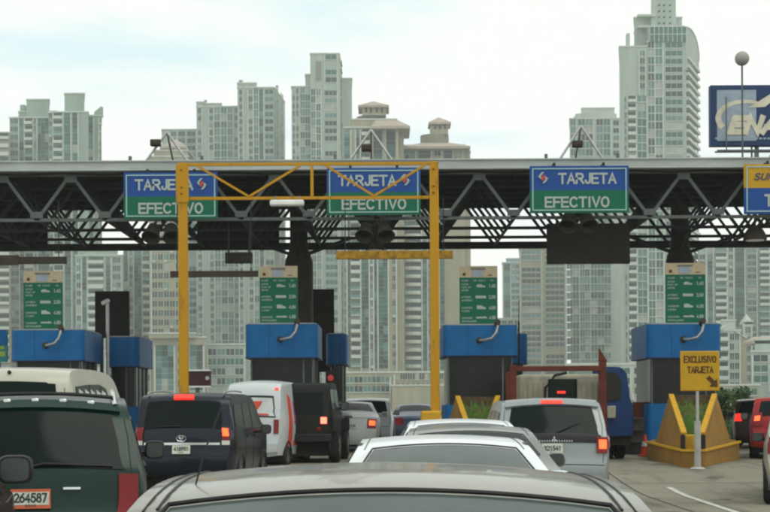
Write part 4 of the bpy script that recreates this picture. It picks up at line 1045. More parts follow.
b.box((xa-.10,D,ztp-.12),(xb+.05,D+.12,ztp)); b.box((xa-.22,D,G+.9),(xa-.08,D+.12,ztp+.03)); b.box((xb+.0,D+.13,G+.9),(xb+.17,D+.25,ztp+.1))
b.prism([(xb+.0,D+.13),(xb+.19,D+.13),(xb+.19,D+.25),(xb+.0,D+.25)],ztp+.1,0,z1s=[ztp+.42,ztp+.12,ztp+.12,ztp+.42])
for i in range(1,3): b.box((xa-.2,D+i*.8,G+.9),(xa-.1,D+i*.8+.1,ztp-.1))
b.build('stake_frame', M['rust'], t, bevel=.01)
MB().box((xa-.22,D-.02,G+.75),(xb+.17,D+2.4,G+.9)).box((xa-.22,D-.06,G+.9),(xb+.12,D-.022,G+1.15)).build('flatbed', M['rust'], t)
MB().box((xa+.5,D+.1,G+.5),(xb-.5,D+5.2,G+.75)).build('chassis', M['black'], t)
for yy in (D+.8,D+4.0):
    for X,sg in ((xa+.02,-1),(xb-.02,1)):
        w = MB().lathe((X-sg*.28,yy,G+.45),(sg,0,0),[(.38,0),(.45,.04),(.45,.24),(.38,.28),(.25,.26)],24).build('wheel', M['rubber'], t, smooth=True)
        MB().lathe((X-sg*.02,yy,G+.45),(sg,0,0),[(.25,-.02),(.24,.02),(.1,0)],18).build('rim', M['rim'], w)
# blue bonnet-shaped cab of a second truck
D = 38.6; G = gz(D); xa = at(604,0,D).x; xb = at(629,0,D).x; z0, z1 = G+.55, at(610,366.5,D).z
t = thing('blue_truck_cab', 'dark blue rounded truck cab just right of the red stake frame', 'truck', ((xa+xb)/2,D,G))
b = MB(); prof = [(xa-.02,z0),(xb+.05,z0),(xb+.05,z1-.95),(xb-.02,z1-.75),(xb-.07,z1-.35)]
prof += [(xb-.07-.28*(1-math.cos(R(a))), z1-.30+.30*math.sin(R(a))) for a in (20,45,70,90)]+[(xa-.02,z1)]
vs = [(x,D,z) for x,z in prof]+[(x,D+2.4,z) for x,z in prof]; n_ = len(prof)
b.add(vs,[tuple(range(n_)),tuple(range(2*n_-1,n_-1,-1))]+[(i,n_+i,n_+(i+1)%n_,(i+1)%n_) for i in range(n_)])
b.build('cab', M['truck_blue'], t, bevel=.03)
wp = [(xa+.02,z1-.85),(xb-.26,z1-.80),(xb-.24,z1-.38),(xb-.32,z1-.22),(xb-.40,z1-.14),(xa+.02,z1-.14)]
b = MB(); n_ = 6; b.add([(x,D-.03,z) for x,z in wp]+[(x,D-.002,z) for x,z in wp],[tuple(range(n_)),tuple(range(2*n_-1,n_-1,-1))]+[(i,n_+i,n_+(i+1)%n_,(i+1)%n_) for i in range(n_)])
b.build('window', M['black'], t, bevel=.01)
MB().box((xa+.02,D-.1,z1-1.25),(xa+.22,D-.01,z1-.95)).build('pale_box', M['cab'], t, bevel=.02)
MB().box((xa+.02,D+.1,G+.35),(xb,D+2.3,z0)).build('chassis', M['black'], t)
for X,yy in ((xb-.12,D+1.2),(xa+.2,D+1.2)):
    MB().lathe((X-.14,yy,G+.42),(1,0,0),[(.34,0),(.42,.04),(.42,.24),(.34,.28)],22).build('wheel', M['rubber'], t, smooth=True)
# red container behind, bin, dark drums, cones
D = 45; a = at(624,440,D); c2 = at(645,402,D); G = gz(D)
t = thing('red_hoarding', 'rust red panel wall between the blue truck cab and the right booth', 'panel', (a.x,D,G))
MB().box((a.x,D,G+.05),(c2.x,D+.8,c2.z)).build('panel', M['rust'], t, bevel=.02)
b = MB(); [b.box((a.x+.1+.12*i,D-.02,G+.1),(a.x+.14+.12*i,D-.002,c2.z-.05)) for i in range(4)]; b.build('corrugation', M['rust'], t)
D = 43; p = at(636,447,D)
for (px,py,lab) in ((634,430,'dark drum standing before the rust red panel'),):
    c0 = at(px,449,D); G = gz(D); t = thing('drum', lab, 'drum', (c0.x,D,G))
    MB().lathe((c0.x,D,G),(0,0,1),[(.24,0),(.27,.02),(.27,.3),(.29,.32),(.27,.34),(.27,.62),(.29,.64),(.27,.66),(.27,.92),(.2,.93)],22).build('shell', M['black'], t, smooth=True)
    MB().lathe((c0.x,D,G),(0,0,1),[(.285,.92),(.29,.97),(.1,.985)],22).build('lid', M['brownblack'], t, smooth=True)
def cone(px, D, lab):
    c0 = at(px,450,D); G = gz(D); t = thing('traffic_cone', lab, 'cone', (c0.x,D,G), group='traffic cones near the right booth')
    MB().box((c0.x-.16,D-.16,G),(c0.x+.16,D+.16,G+.04)).build('base', M['red'], t)
    MB().lathe((c0.x,D,G+.04),(0,0,1),[(.13,0),(.03,.5),(.025,.52)],18).build('cone_body', mat('cone_red',(.5,.05,.02),.5), t, smooth=True)
    MB().lathe((c0.x,D,G+.04),(0,0,1),[(.093,.22),(.066,.34)],18).build('reflective_band', M['swhite'], t, smooth=True)
cone(645,41,'small red cone between the drum and the right yellow island'); 
c0 = at(626,425,43.5); D = 43.5; G = gz(D)
t = thing('intercom_post', 'grey post with a curved white barrier camera before the rust red panel', 'post', (c0.x,D,G))
MB().tube([(c0.x,D,G),(c0.x,D,G+.95)],.09,10).build('post', M['steel'], t, smooth=True)
MB().tube([(c0.x,D,G+.95),(c0.x+.02,D,G+1.3)],.02,6).tube([(c0.x+.02,D,G+1.3),(c0.x+.15,D,G+1.32),(c0.x+.2,D,G+1.45),(c0.x+.16,D,G+1.65)],.035,8).build('arm', M['white_pl'], t, smooth=True)

# dark framed cabinet behind the navy off-roader
D = 41.5; a = at(187.5,386,D); c2 = at(210,371,D); G = gz(D)
t = thing('lane_display', 'dark maroon display with a white rim beside the left yellow post', 'display', ((a.x+c2.x)/2,D,G))
MB().box((a.x,D,a.z),(c2.x,D+.25,c2.z)).build('screen', mat('maroon_screen',(.05,.018,.02),.4), t)
MB().box((a.x-.03,D-.03,c2.z),(c2.x+.01,D+.27,c2.z+.04)).box((a.x-.03,D-.03,a.z-.04),(c2.x+.01,D+.27,a.z)).box((a.x-.035,D-.025,a.z),(a.x,D+.26,c2.z)).build('frame', M['white_pl'], t)
MB().lathe((c2.x-.07,D-.003,a.z+.2),(0,-1,0),[(.055,0),(.05,.03)],14).build('knob', M['steel'], t)
MB().box((a.x+.2,D+.05,G),(a.x+.3,D+.15,a.z-.04)).build('post', M['truss'], t)
# red signal lamp at the middle booth
D = 45; a = at(330.5,378,D); t = thing('signal_lamp', 'small dim red lane signal on the dark frame beside the middle booth', 'signal', (a.x,D,gz(D)))
MB().box((a.x-.14,D,a.z-.35),(a.x+.14,D+.2,a.z+.2)).build('housing', M['black'], t, bevel=.02)
MB().lathe((a.x,D,a.z),(0,-1,0),[(.09,0),(.08,.04),(.03,.05)],16).build('lens', mat('dim_red',(.3,.03,.03),.4,emit=(1,.1,.08),estr=.25), t, smooth=True)
MB().box((a.x-.04,D+.05,gz(D)),(a.x+.04,D+.13,a.z-.35)).build('post', M['truss'], t)

# ------------------------------------------------------------------ towers of the city behind
GL = [mat('glass_dark',(.025,.045,.045),.12,var=.2,scale=.2), mat('glass_teal',(.045,.125,.10),.12,var=.2,scale=.2), mat('glass_mid',(.12,.22,.205),.2,var=.2,scale=.2), mat('window_curtain',(.36,.38,.34),.5,var=.15,scale=.3)]
TRIM_W = mat('facade_white_trim',(.52,.56,.49),.7,scale=.3,var=.1)
def wallm(name, rgb): return mat('wall_'+name, rgb, .85, scale=.35, var=.16, stretch=(1,1,.12), lo=.3, hi=.7)
WA = dict(green=wallm('pale_green',(.29,.37,.31)), white=wallm('white',(.45,.50,.43)), beige=wallm('beige',(.36,.34,.24)), tan=wallm('tan',(.38,.33,.22)),
          grey=wallm('grey',(.24,.26,.215)), blue=wallm('bluish',(.25,.36,.38)), cool=wallm('cool_white',(.37,.435,.375)), dark=wallm('brown_grey',(.22,.20,.16)), roof=mat('terracotta_roof',(.40,.34,.28),.8,scale=.5))
_tpl = {}
def template(kind, w, h, v):
    """a facade cell in local axes: x along the wall, -y outwards, z up; materials 0 glass, 1 trim"""
    key = (kind, round(w,2), round(h,2), v)
    if key in _tpl: return _tpl[key]
    b = MB()
    if kind == 'w':
        b.box((0,-.06,0),(w,.05,h),0); b.box((w*.5-.06,-.12,0),(w*.5+.06,-.062,h),1); b.box((-.1,-.22,-.16),(w+.1,.02,-.01),1)
        if v == 2: b.box((w*.1,-.75,-.75),(w*.1+.8,-.0,-.2),1)    # air conditioner under the sill
        if v == 1: b.box((-.1,-.8,h+.02),(w+.1,0,h+.12),1)
    elif kind == 'q':
        b.box((0,-.06,0),(w,.05,h),0); b.box((w*.5-.09,-.14,0),(w*.5+.09,-.062,h),1); b.box((-.15,-.35,-.3),(w+.15,.02,-.01),1); b.box((-.3,-.3,-.008),(-.12,.02,h),1)
    elif kind == 'r':
        b.box((0,-.06,0),(w,.05,h),0); n = max(2,int(w/1.6))
        for i in range(1,n): b.box((w*i/n-.06,-.13,0),(w*i/n+.06,-.062,h),1)
        b.box((-.1,-.28,-.25),(w+.1,.02,-.01),1)
    elif kind == 'g':
        b.box((0,-.06,0),(w,.05,h),0); n = max(1,int(w/2.2))
        for i in range(1,n): b.box((w*i/n-.05,-.12,0),(w*i/n+.05,-.062,h),1)
        b.box((0,-.14,h*.5),(w,-.062,h*.5+.06),1)
    elif kind == 'b':
        b.box((.1,-.05,.0),(w-.1,.05,h),0); n = max(2,int(w/1.8))
        b.box((0,-1.5,-.28),(w,.0,-.02),1)
        pm_ = 0 if v == 2 else 1
        b.box((0,-1.5,-.02),(w,-1.38,.85 if v != 3 else 1.15),pm_); b.box((0,-1.37,-.02),(.12,-.06,.85),1); b.box((w-.12,-1.37,-.02),(w,-.06,.85),1)
        if v == 1: b.box((w*.1,-1.3,0),(w*.45,-.1,h),0)          # glazed-in half
        if v == 3: b.box((w*.6,-1.2,0),(w*.8,-.7,.6),1)
    elif kind == 'o':      # rounded white balcony
        b.box((.1,-.05,.0),(w-.1,.05,h),0)
        P = [(0,0),(.06*w,-.9),(.25*w,-1.6),(.5*w,-1.85),(.75*w,-1.6),(.94*w,-.9),(w,0)]
        b.prism(P,-.28,.0,1); Q = [(w/2+(x-w/2)*.985,y*.96) for x,y in P]
        for p,q in zip(P,P[1:]): b.bar((p[0],p[1],.45),(q[0],q[1],.45),.08,.85,1)
    me = bpy.data.meshes.new('cell'); me.from_pydata([tuple(v_) for v_ in b.v],[],b.f)
    me.materials.append(GL[v]); me.materials.append(TRIM_W); me.polygons.foreach_set('material_index', b.mi); me.update()
    _tpl[key] = (me, b); return _tpl[key]
NAMES = dict(w='window', q='window', r='window', g='window', b='balcony', o='balcony')
def tower(name, label, boxes, faces, wall, fh=3.2, extra=None, cat='building', rnd=None, cap=100, group='apartment towers behind the toll plaza'):
    """boxes: (px0,px1,ytop,D,depth[,px1back,zbase px]); faces: (pxa,Da,pxb,Db,ytop,ybot,strips) strips: (f0,f1,kind,n)"""
    rr = random.Random(rnd if rnd is not None else len(label)*7+int(boxes[0][0]))
    bx = boxes[0]; c = at((bx[0]+bx[1])/2,400,bx[3])
    t = thing(name, label, cat, (c.x,bx[3],0), group=group); root = Vector((c.x,bx[3],0))
    for k, q in enumerate(boxes):
        x0,x1,yt,D,dp = q[:5]; back = q[5] if len(q)>5 and q[5] else None; yb = q[6] if len(q)>6 else None
        A = at(x0,400,D); B = at(x1,400,D); zt = at((x0+x1)/2,yt,D).z; zb_ = at((x0+x1)/2,yb,D).z if yb else 0
        C = at(back,400,D+dp) if back else (at(x1-.4,400,D+dp) if x1 < 385 else Vector((B.x,D+dp,0))); E = at(x0+.4,400,D+dp) if x0 > 385 else Vector((A.x+(C.x-B.x)*.5,D+dp,0))
        b = MB(); b.prism([(A.x,A.y),(B.x,B.y),(C.x,C.y),(E.x,E.y)],zb_,zt)
        w = b.build('wall' if k == 0 else ('roof_block' if yb else 'wing'), WA[q[7]] if len(q)>7 else wall, t)
        pb = MB(); cx_,cy_ = (A.x+C.x)/2,(A.y+C.y)/2      # parapet lip
        pts = [Vector((p.x,p.y,zt+.25)) for p in (A,B,C,E)]
        for i in range(4): pb.bar(pts[i],pts[(i+1)%4],.5,.5)
        pb.build('parapet', TRIM_W, w)
    cells = []
    for (pa,Da,pb_,Db,yt,yb,strips) in faces:
        A = at(pa,400,Da); B = at(pb_,400,Db); A.z = B.z = 0; d = (B-A); Ln = d.length; d = d/Ln
        ang = math.atan2(d.y,d.x); D_ = (Da+Db)/2; zt = at((pa+pb_)/2,yt,D_).z; zb_ = max(0.5,at((pa+pb_)/2,yb,D_).z)
        nf = int((zt-zb_)/fh); edges = sorted({round(e_,2) for (f0,f1,_,_) in strips for e_ in (f0-.01,f1+.01) if .015 < e_ < .985})
        last = -1
        for e_ in edges:
            if (e_-last)*Ln < 1.3: continue
            last = e_; p = A+d*(e_*Ln-.22); nrm_ = Vector((d.y,-d.x,0))
            MB().obox((p.x,p.y,zb_),d*.44,nrm_*.42,Vector((0,0,zt-zb_-.4))).build('pilaster', TRIM_W, t)
        for k in range(nf):
            z = zt-(k+1)*fh+fh*.28
            for (f0,f1,kd,n) in strips:
                sw = (f1-f0)*Ln/n
                for i in range(n):
                    if rr.random() < .05 and kd in 'wrq': continue
                    w_ = sw*(.97 if kd in 'gbo' else .88 if kd in 'qr' else .76); h_ = fh*(.98 if kd == 'g' else .84 if kd == 'q' else .74 if kd in 'bo' else .64)
                    x = f0*Ln+i*sw+(sw-w_)/2
                    v = rr.choices(range(4), {'g':(4,6,3,.3),'w':(7,3,2,1),'r':(6,5,2,1),'q':(2,5,6,2)}.get(kd,(7,2,3,1)))[0]
                    p = A+d*x; zz = z-(fh*.26 if kd == 'g' else 0)
                    py = 407-(zz-H)*F/D_
                    vis = 0 if (py < 158 or 252 < py < 398) else 1
                    cells.append((vis,rr.random(),kd,round(w_,1),round(h_,2),v,p,zz,ang))
    for cls in ('window','balcony'):
        cs = sorted([c_ for c_ in cells if NAMES[c_[2]] == cls], key=lambda c_:(c_[0], c_[1]))
        for c_ in cs[:cap]:
            me, _ = template(c_[2],c_[3],c_[4],c_[5]); o = bpy.data.objects.new(cls, me); col.objects.link(o)
            o.parent = t; o.location = Vector((c_[6].x,c_[6].y,c_[7]))-root; o.rotation_euler.z = c_[8]
        rest = cs[cap:]
        if rest:
            vs=[];fs=[];mi=[];mats=GL+[TRIM_W]
            for c_ in rest:
                _, tb = template(c_[2],c_[3],c_[4],c_[5]); ca,sa = math.cos(c_[8]),math.sin(c_[8]); b0 = len(vs); ox,oy,oz = c_[6].x-root.x,c_[6].y-root.y,c_[7]
                vs += [(ox+v_.x*ca-v_.y*sa, oy+v_.x*sa+v_.y*ca, oz+v_.z) for v_ in tb.v]
                fs += [[b0+i for i in f] for f in tb.f]; mi += [c_[5] if m_ == 0 else 4 for m_ in tb.mi]
            me = bpy.data.meshes.new(cls); me.from_pydata(vs,[],fs)
            for m_ in mats: me.materials.append(m_)
            me.polygons.foreach_set('material_index', mi); me.update()
            o = bpy.data.objects.new(cls, me); col.objects.link(o); o.parent = t; o['kind'] = 'stuff'
    if extra: extra(t)
    return t
def pyramid(t, x0, x1, yeave, yapex, D, dp, m, apx=None, name='hip_roof'):
    A = at(x0,yeave,D); B = at(x1,yeave,D); z = at((x0+x1)/2,yeave,D).z; ap = at(apx or (x0+x1)/2,yapex,D); s = (B.x-A.x)
    b = MB(); b.add([(A.x,D-1,z),(B.x,D-1,z),(B.x,D+dp,z),(A.x,D+dp,z),(ap.x,D+dp/2-.5,ap.z),(A.x,D-1,z-.7),(B.x,D-1,z-.7),(B.x,D+dp,z-.7),(A.x,D+dp,z-.7)],
        [(0,1,4),(1,2,4),(2,3,4),(3,0,4),(5,6,1,0),(6,7,2,1),(7,8,3,2),(8,5,0,3),(8,7,6,5)]); b.build(name, m, t)
def truncated(t, x0,x1,xa,xb,y0,y1,D,dp,m):
    A=at(x0,y0,D);B=at(x1,y0,D);z0=at((x0+x1)/2,y0,D).z;C=at(xa,y1,D);E=at(xb,y1,D);z1=at((x0+x1)/2,y1,D).z
    b=MB();b.add([(A.x,D-2,z0),(B.x,D-2,z0),(B.x,D+dp,z0),(A.x,D+dp,z0),(C.x,D+4,z1),(E.x,D+4,z1),(E.x,D+dp-4,z1),(C.x,D+dp-4,z1),(A.x,D-2,z0-.8),(B.x,D-2,z0-.8),(B.x,D+dp,z0-.8),(A.x,D+dp,z0-.8)],
        [(0,1,5,4),(1,2,6,5),(2,3,7,6),(3,0,4,7),(4,5,6,7),(8,9,1,0),(9,10,2,1),(10,11,3,2),(11,8,0,3),(11,10,9,8)]); b.build('hip_roof',m,t)
def drum(t,x0,x1,y0,y1,D,dy,m,name='drum'):
    A=at(x0,y1,D);B=at(x1,y1,D);r=(B.x-A.x)/2;z0=at((x0+x1)/2,y1,D).z;z1=at((x0+x1)/2,y0,D).z
    MB().lathe(((A.x+B.x)/2,D+dy,z0),(0,0,1),[(r,0),(r,z1-z0)],28).build(name,m,t,smooth=True)

tower('tan_block','tan apartment block at the far left edge, lower than the twin towers beside it',[(-30,11,133,620,25)],[(-30,620,11,620,133,398,[(.03,.45,'w',4),(.5,.68,'g',2),(.7,.98,'b',1)])],WA['tan'])
def ex(t):
    b = MB(); a = at(20,112,655); b.box((a.x,655,a.z-8),(a.x+2,658,a.z+3)); b.build('roof_block', WA['green'], t)
tower('twin_tower','left one of the stepped twin towers at far left, with a boxy penthouse',
  [(11,51,118,640,24),(28,51,100,644,14,None,118),(20,58,112,650,14,None,119)],
  [(11,640,51,640,118,398,[(.02,.22,'w',2),(.24,.36,'g',1),(.38,.58,'b',1),(.6,.66,'w',1),(.70,.98,'g',3)])],WA['green'],extra=ex)
def ex(t):
    b = MB(); a = at(94,118,642); c_ = at(101.5,118,642)
    z0 = at(97,116,642).z; zl = at(97,112,642).z; zr = at(97,106,642).z
    b.add([(a.x,642,z0),(c_.x,642,z0),(c_.x,642,zr),(a.x,642,zl),(a.x,646,z0),(c_.x,646,z0),(c_.x,646,zr),(a.x,646,zl)],[(0,1,2,3),(7,6,5,4),(0,4,5,1),(1,5,6,2),(2,6,7,3),(3,7,4,0)])
    b.build('sloped_fin', WA['green'], t)
tower('twin_tower','right one of the stepped twin towers, with a sloping fin at its right',
  [(50,90,112.5,632,26),(66,86,94,636,16,None,112),(89,103,116,640,24)],
  [(50,632,90,632,112.5,398,[(.01,.1,'w',1),(.13,.35,'b',1),(.39,.55,'g',1),(.60,.73,'g',1)]),(89,640,103,640,117,398,[(.03,.42,'g',1),(.8,.95,'w',1)])],WA['green'],extra=ex)
tower('white_ribbed_tower','white tower with ribbed balconies right of the leftmost green price board',
  [(76,124,256,560,24),(84,118,251,566,15,None,256)],
  [(76,560,124,560,257,395,[(.02,.12,'w',1),(.14,.24,'g',1),(.27,.60,'b',1),(.64,.74,'g',1),(.78,.95,'w',2)])],WA['cool'],fh=2.9)
tower('green_glass_tower','green glass tower with a central stack of white balconies, left of the left yellow post',
  [(124,178,249,590,26)],
  [(124,590,178,590,250,395,[(.01,.10,'g',1),(.11,.19,'w',1),(.20,.34,'g',2),(.36,.58,'b',1),(.60,.66,'w',1),(.68,.80,'g',2),(.82,.89,'w',1),(.90,.99,'g',1)])],WA['green'],fh=2.9)
tower('grey_slab_tower','grey flat-topped tower partly behind the hip-roofed house, left of the paired slabs',
  [(163,199,130,720,26)],[(163,720,199,720,131,395,[(.25,.42,'r',1),(.46,.66,'r',1),(.7,.95,'r',1)])],WA['cool'])
def ex(t):
    pyramid(t,160,187,147,134,551,22,WA['roof'],172)
    b = MB(); 
tower('hip_roofed_building','pale building with a small pinkish hip roof behind the first roof A-frame',
  [(150,190,157,548,26),(155,189,151,550,22,None,157),(162,185,146,551,20,None,151)],
  [(150,548,190,548,160,396,[(.06,.94,'w',6)])],WA['beige'],extra=ex)
tower('stepped_slab_tower','pale slab tower with a stepped top, shorter one of a joined pair',
  [(198,240,107,700,26),(198,205,102.5,701,18,None,107),(205,223,104,702,18,None,107),(206,208,101,702,4,None,104)],
  [(198,700,240,700,108,395,[(.02,.12,'w',1),(.30,.40,'w',1),(.42,.56,'q',1),(.58,.72,'q',1),(.74,.86,'q',1),(.9,.98,'w',1)])],WA['cool'])
tower('tall_slab_tower','tall pale slab tower with a cream right flank, taller one of a joined pair',
  [(239,275.5,88,690,34,286.5),(239,258,83.5,692,14,None,88),(241,244,81,693,4,None,84)],
  [(239,690,275.5,690,89,395,[(.04,.14,'w',1),(.30,.42,'w',1),(.45,.57,'q',1),(.59,.71,'g',1),(.74,.99,'r',1)]),
   (275.5,690,286.5,724,90,395,[(.15,.3,'w',1),(.6,.75,'w',1)])],WA['cool'])
def ex(t):
    a = at(316.5,80,675.9); c_ = at(321,61,675.9); MB().box((a.x,675.6,a.z),(c_.x,675.9,c_.z)).build('void', WA['dark'], t)
tower('narrow_crowned_tower','tall pale tower with a narrow raised crown, tallest between the yellow posts',
  [(293,326,87,680,24),(312,340.5,54,676,24,343.5),(343,353.5,79,690,22,None),(307,313,75,682,14,None,88)],
  [(293,680,312,680,88,395,[(.04,.18,'w',1),(.22,.4,'w',1),(.46,.98,'q',2)]),(312,676,340.5,676,90,395,[(.02,.18,'q',1),(.2,.36,'q',1),(.48,.94,'r',1)]),(325,676,340.5,676,54,90,[(.1,.9,'r',1)]),
   (340.5,676,343.5,700,56,395,[(.2,.8,'w',1)])],WA['cool'],extra=ex)
def ex(t):
    D=520
    drum(t,356,386,112,122,D,10,WA['dark']); 
    b0=at(362,113,D);b1=at(386,104,D); MB().box((b0.x,D+4,b0.z),(b1.x,D+15,b1.z)).build('cupola', WA['beige'], t)
    pyramid(t,358,389,105.5,98,D+4,12,WA['roof'],373)
    truncated(t,371,410,376,398,127,118,D-3,18,WA['roof'])
    for X in (372,385,397):
        q=at(X,127,D-2); MB().box((q.x-.4,D-3.2,q.z-14),(q.x+.4,D-2.4,q.z)).build('pilaster', WA['beige'], t)
    for px in (366,371,377,382):
        q=at(px,110.5,D+3.9); MB().box((q.x-.3,D+3.7,q.z-.6),(q.x+.3,D+3.95,q.z+.9)).build('cupola_window', GL[0], t)
tower('beige_domed_tower','beige tower with a large pyramid cupola, left one of the two domed towers',
  [(345,398,128,520,22),(353,398,120,524,14,None,128),(398,405,133,524,16,None)],
  [(345,520,372,520,129,165,[(.02,.25,'g',1),(.45,.6,'g',1),(.66,.98,'b',1)]),(372,519.8,397,519.8,128,165,[(.02,.48,'g',1),(.54,.98,'g',1)]),
   (345,519.9,398,519.9,165,372,[(.0,.05,'w',1),(.06,.11,'g',1),(.12,.30,'b',1),(.32,.46,'g',2),(.48,.54,'w',1),(.55,.61,'g',1),(.64,.82,'g',2),(.9,.97,'w',1)])],WA['beige'],fh=2.75,extra=ex)
def ex(t):
    D=540
    drum(t,421,450,131,144,D,10,WA['dark'])
    b0=at(431,131,D);b1=at(449,122,D); MB().box((b0.x,D+6,b0.z),(b1.x,D+14,b1.z)).build('cupola', WA['beige'], t)
    pyramid(t,428.5,451,122.5,115,D+6,9,WA['roof'],439)
    truncated(t,404,470,420,452,147,141,D-2,22,WA['roof'])
    for px in (435,440,445):
        q=at(px,127,D+5.9); MB().box((q.x-.3,D+5.7,q.z-.6),(q.x+.3,D+5.95,q.z+.9)).build('cupola_window', GL[0], t)
tower('beige_domed_tower','beige tower with a small pyramid cupola, right one of the two domed towers',
  [(404,466,146,540,22),(466,471.5,152,543,14,None)],
  [(404,540,466,540,150,168,[(.02,.2,'g',1),(.25,.45,'g',1),(.5,.62,'w',1),(.66,.8,'g',1),(.84,.96,'w',1)]),
   (398,539.5,446,539.5,190,372,[(.02,.10,'w',1),(.14,.50,'o',1),(.52,.62,'g',1),(.64,.70,'w',1),(.74,.86,'w',2),(.9,.98,'g',1)])],WA['beige'],fh=2.75,extra=ex)
tower('blue_slim_tower','slim pale blue tower in the sky gap right of the price board',[(503,521,263,820,24),(507,521,259,824,14,None,263)],[(503,820,521,820,264,395,[(.05,.45,'g',1),(.5,.95,'w',2)])],WA['blue'])
tower('low_white_block','low white block at the foot of the slim blue tower',[(494,522,319,700,20)],[(494,700,522,700,320,395,[(.05,.95,'w',4)])],WA['white'])
tower('banded_tower','beige tower with close horizontal bands, right of the whip antenna',[(520,567,249,650,26)],[(520,650,567,650,250,395,[(.03,.47,'r',1),(.53,.97,'r',1)])],WA['beige'],fh=2.35)
def ex(t):
    D=700; a=at(577,111,D); c_=at(618,111,D); n=10; P=[]
    for i in range(n+1):
        f=i/n; P.append((a.x+(c_.x-a.x)*f, D+4-4*math.sin(math.pi*f)))
    P+= [(c_.x,D+16),(a.x,D+16)]
    MB().prism(P,at(598,119,D).z,at(598,112,D).z).build('roof_block', WA['white'], t)
tower('blue_glazed_tower','white framed tower with blue green glazing, just left of the tallest tower',
  [(571,622,119,700,26),(583,616,108.5,706,14,None,113)],
  [(571,700,622,700,120,160,[(.02,.12,'q',1),(.16,.46,'q',2),(.52,.80,'q',2),(.84,.98,'w',1)]),
   (567,699.5,612,699.5,165,366,[(.0,.28,'q',2),(.30,.52,'q',2),(.54,.99,'q',3)])],WA['white'],fh=3.3,extra=ex)
def ex(t):
    D=600
    a=at(649.5,42,D); c_=at(686,27,D); MB().box((a.x,D-.6,a.z),(c_.x,D-.1,c_.z)).build('glazed_crown', GL[1], t)
    b=MB()
    for i in range(9): x=a.x+(c_.x-a.x)*i/8; b.box((x-.12,D-.75,a.z),(x+.12,D-.61,c_.z))
    zc=(a.z+c_.z)/2; b.box((a.x,D-.78,zc-.12),(c_.x,D-.74,zc+.12)); b.build('mullions', TRIM_W, t)
    for px,y0,y1 in ((659,20,5),(664,20,5),(670,20,5)):
        for k in range(4):
            q=at(px,24-k*6,D+4); MB().box((q.x-.35,D+3.7,q.z),(q.x+.35,D+3.95,q.z+.6)).build('vent', GL[0], t)
    a=at(627,50,D+2);c_=at(630,33,D+2); MB().box((a.x,D+2,a.z),(c_.x,D+5,c_.z)).build('roof_fin', WA['white'], t)
    a=at(638,22,D+3); c_=at(656,14,D+3); MB().box((a.x,D+3,c_.z-.8),(c_.x,D+14,c_.z)).box((a.x,D+3,c_.z-5),(c_.x,D+14,c_.z-4.2)).build('roof_pergola', WA['white'], t)
    # curved rim on the right flank
    pts=[at(686+13*math.sin(R(90*i/10)), 27+34*(1-math.cos(R(90*i/10))), D+.2+30*math.sin(R(90*i/10))) for i in range(11)]
    b=MB(); n_=len(pts); off=Vector((-.8,.2,0)); bot=at(699,70,D+30); bo=at(686,70,D)
    P=pts+[bot,bo]; m_=len(P); b.add([p for p in P]+[p+off for p in P],[tuple(range(m_)),tuple(range(2*m_-1,m_-1,-1))]+[(i,(i+1)%m_,m_+(i+1)%m_,m_+i) for i in range(m_)])
    b.build('curved_flank', WA['cool'], t); b=MB(); b.tube(pts,.35,6); b.build('curved_rim', TRIM_W, t)
tower('tallest_tower','tallest tower, white with a dark glazed crown and balconies down its right flank',
  [(621,649,47,600,26),(649,686,42,600,30,697,None),(653,678,-14,604,14,None,42),(636,655,18,606,14,None,47),(672,684,18,606,10,None,27),(649,686,27,600.5,24,None,42)],
  [(626,599.9,649,599.9,96,366,[(.0,.10,'w',1),(.14,.5,'b',1),(.54,.96,'q',1)]),(649,600,686,600,42,366,[(.01,.20,'q',1),(.21,.41,'q',1),(.46,.98,'r',1)]),
   (686,600,699,630,60,366,[(.05,.95,'b',1)]),(628,599.9,649,599.9,50,96,[(.62,.9,'w',1)])],WA['cool'],fh=3.05,extra=ex)
tower('white_balcony_tower','pale tower with bright balcony edges right of the rightmost green price board',[(699,735,246,610,26)],[(699,610,735,610,247,372,[(.02,.2,'w',1),(.26,.4,'g',1),(.46,.78,'b',1),(.84,.97,'w',1)])],WA['cool'],fh=2.7)
tower('grey_balcony_tower','grey apartment tower with paired windows at the right photo edge below the canopy',[(735,785,247,660,26)],[(735,660,785,660,248,372,[(.02,.2,'g',1),(.26,.44,'r',1),(.5,.7,'b',1),(.76,.96,'w',2)])],WA['grey'],fh=2.7)
tower('slender_steeple_block','slender pale block with a pointed top, among the low houses at right',[(743,753,322,480,10)],[(743,480,753,480,326,398,[(.15,.85,'w',2)])],WA['white'],fh=2.9,extra=lambda t: pyramid(t,744,752,322,313,481,6,WA['white']))
tower('low_apartment_block','white low apartment block with small awnings just right of the blue booth',[(716,741,331,460,14),(722,736,321,463,8,None,331)],[(716,460,741,460,333,396,[(.05,.5,'b',1),(.55,.95,'w',2)])],WA['white'],fh=2.8,extra=lambda t: [MB().obox(at(715+q*20,332,459),Vector((3,0,1.6*(1-2*q))),Vector((0,3,0)),Vector((0,0,.25))).build('awning', TRIM_W, t) for q in (0,1)])
tower('terraced_house','stepped white house with blue-grey terraces at the right edge above the dark car',[(751,790,352,430,12),(755,784,340,434,8,None,352)],[(751,430,790,430,354,392,[(.05,.45,'r',1),(.5,.95,'b',1)])],WA['cool'],fh=2.8,extra=lambda t: truncated(t,751,790,758,784,341,336,436,10,WA['roof']))
tower('plain_gable_wall','plain pale wall block between the low houses at right',[(737,747,338,470,12)],[(737,470,747,470,350,396,[(.2,.4,'w',1)])],WA['beige'],fh=2.9)
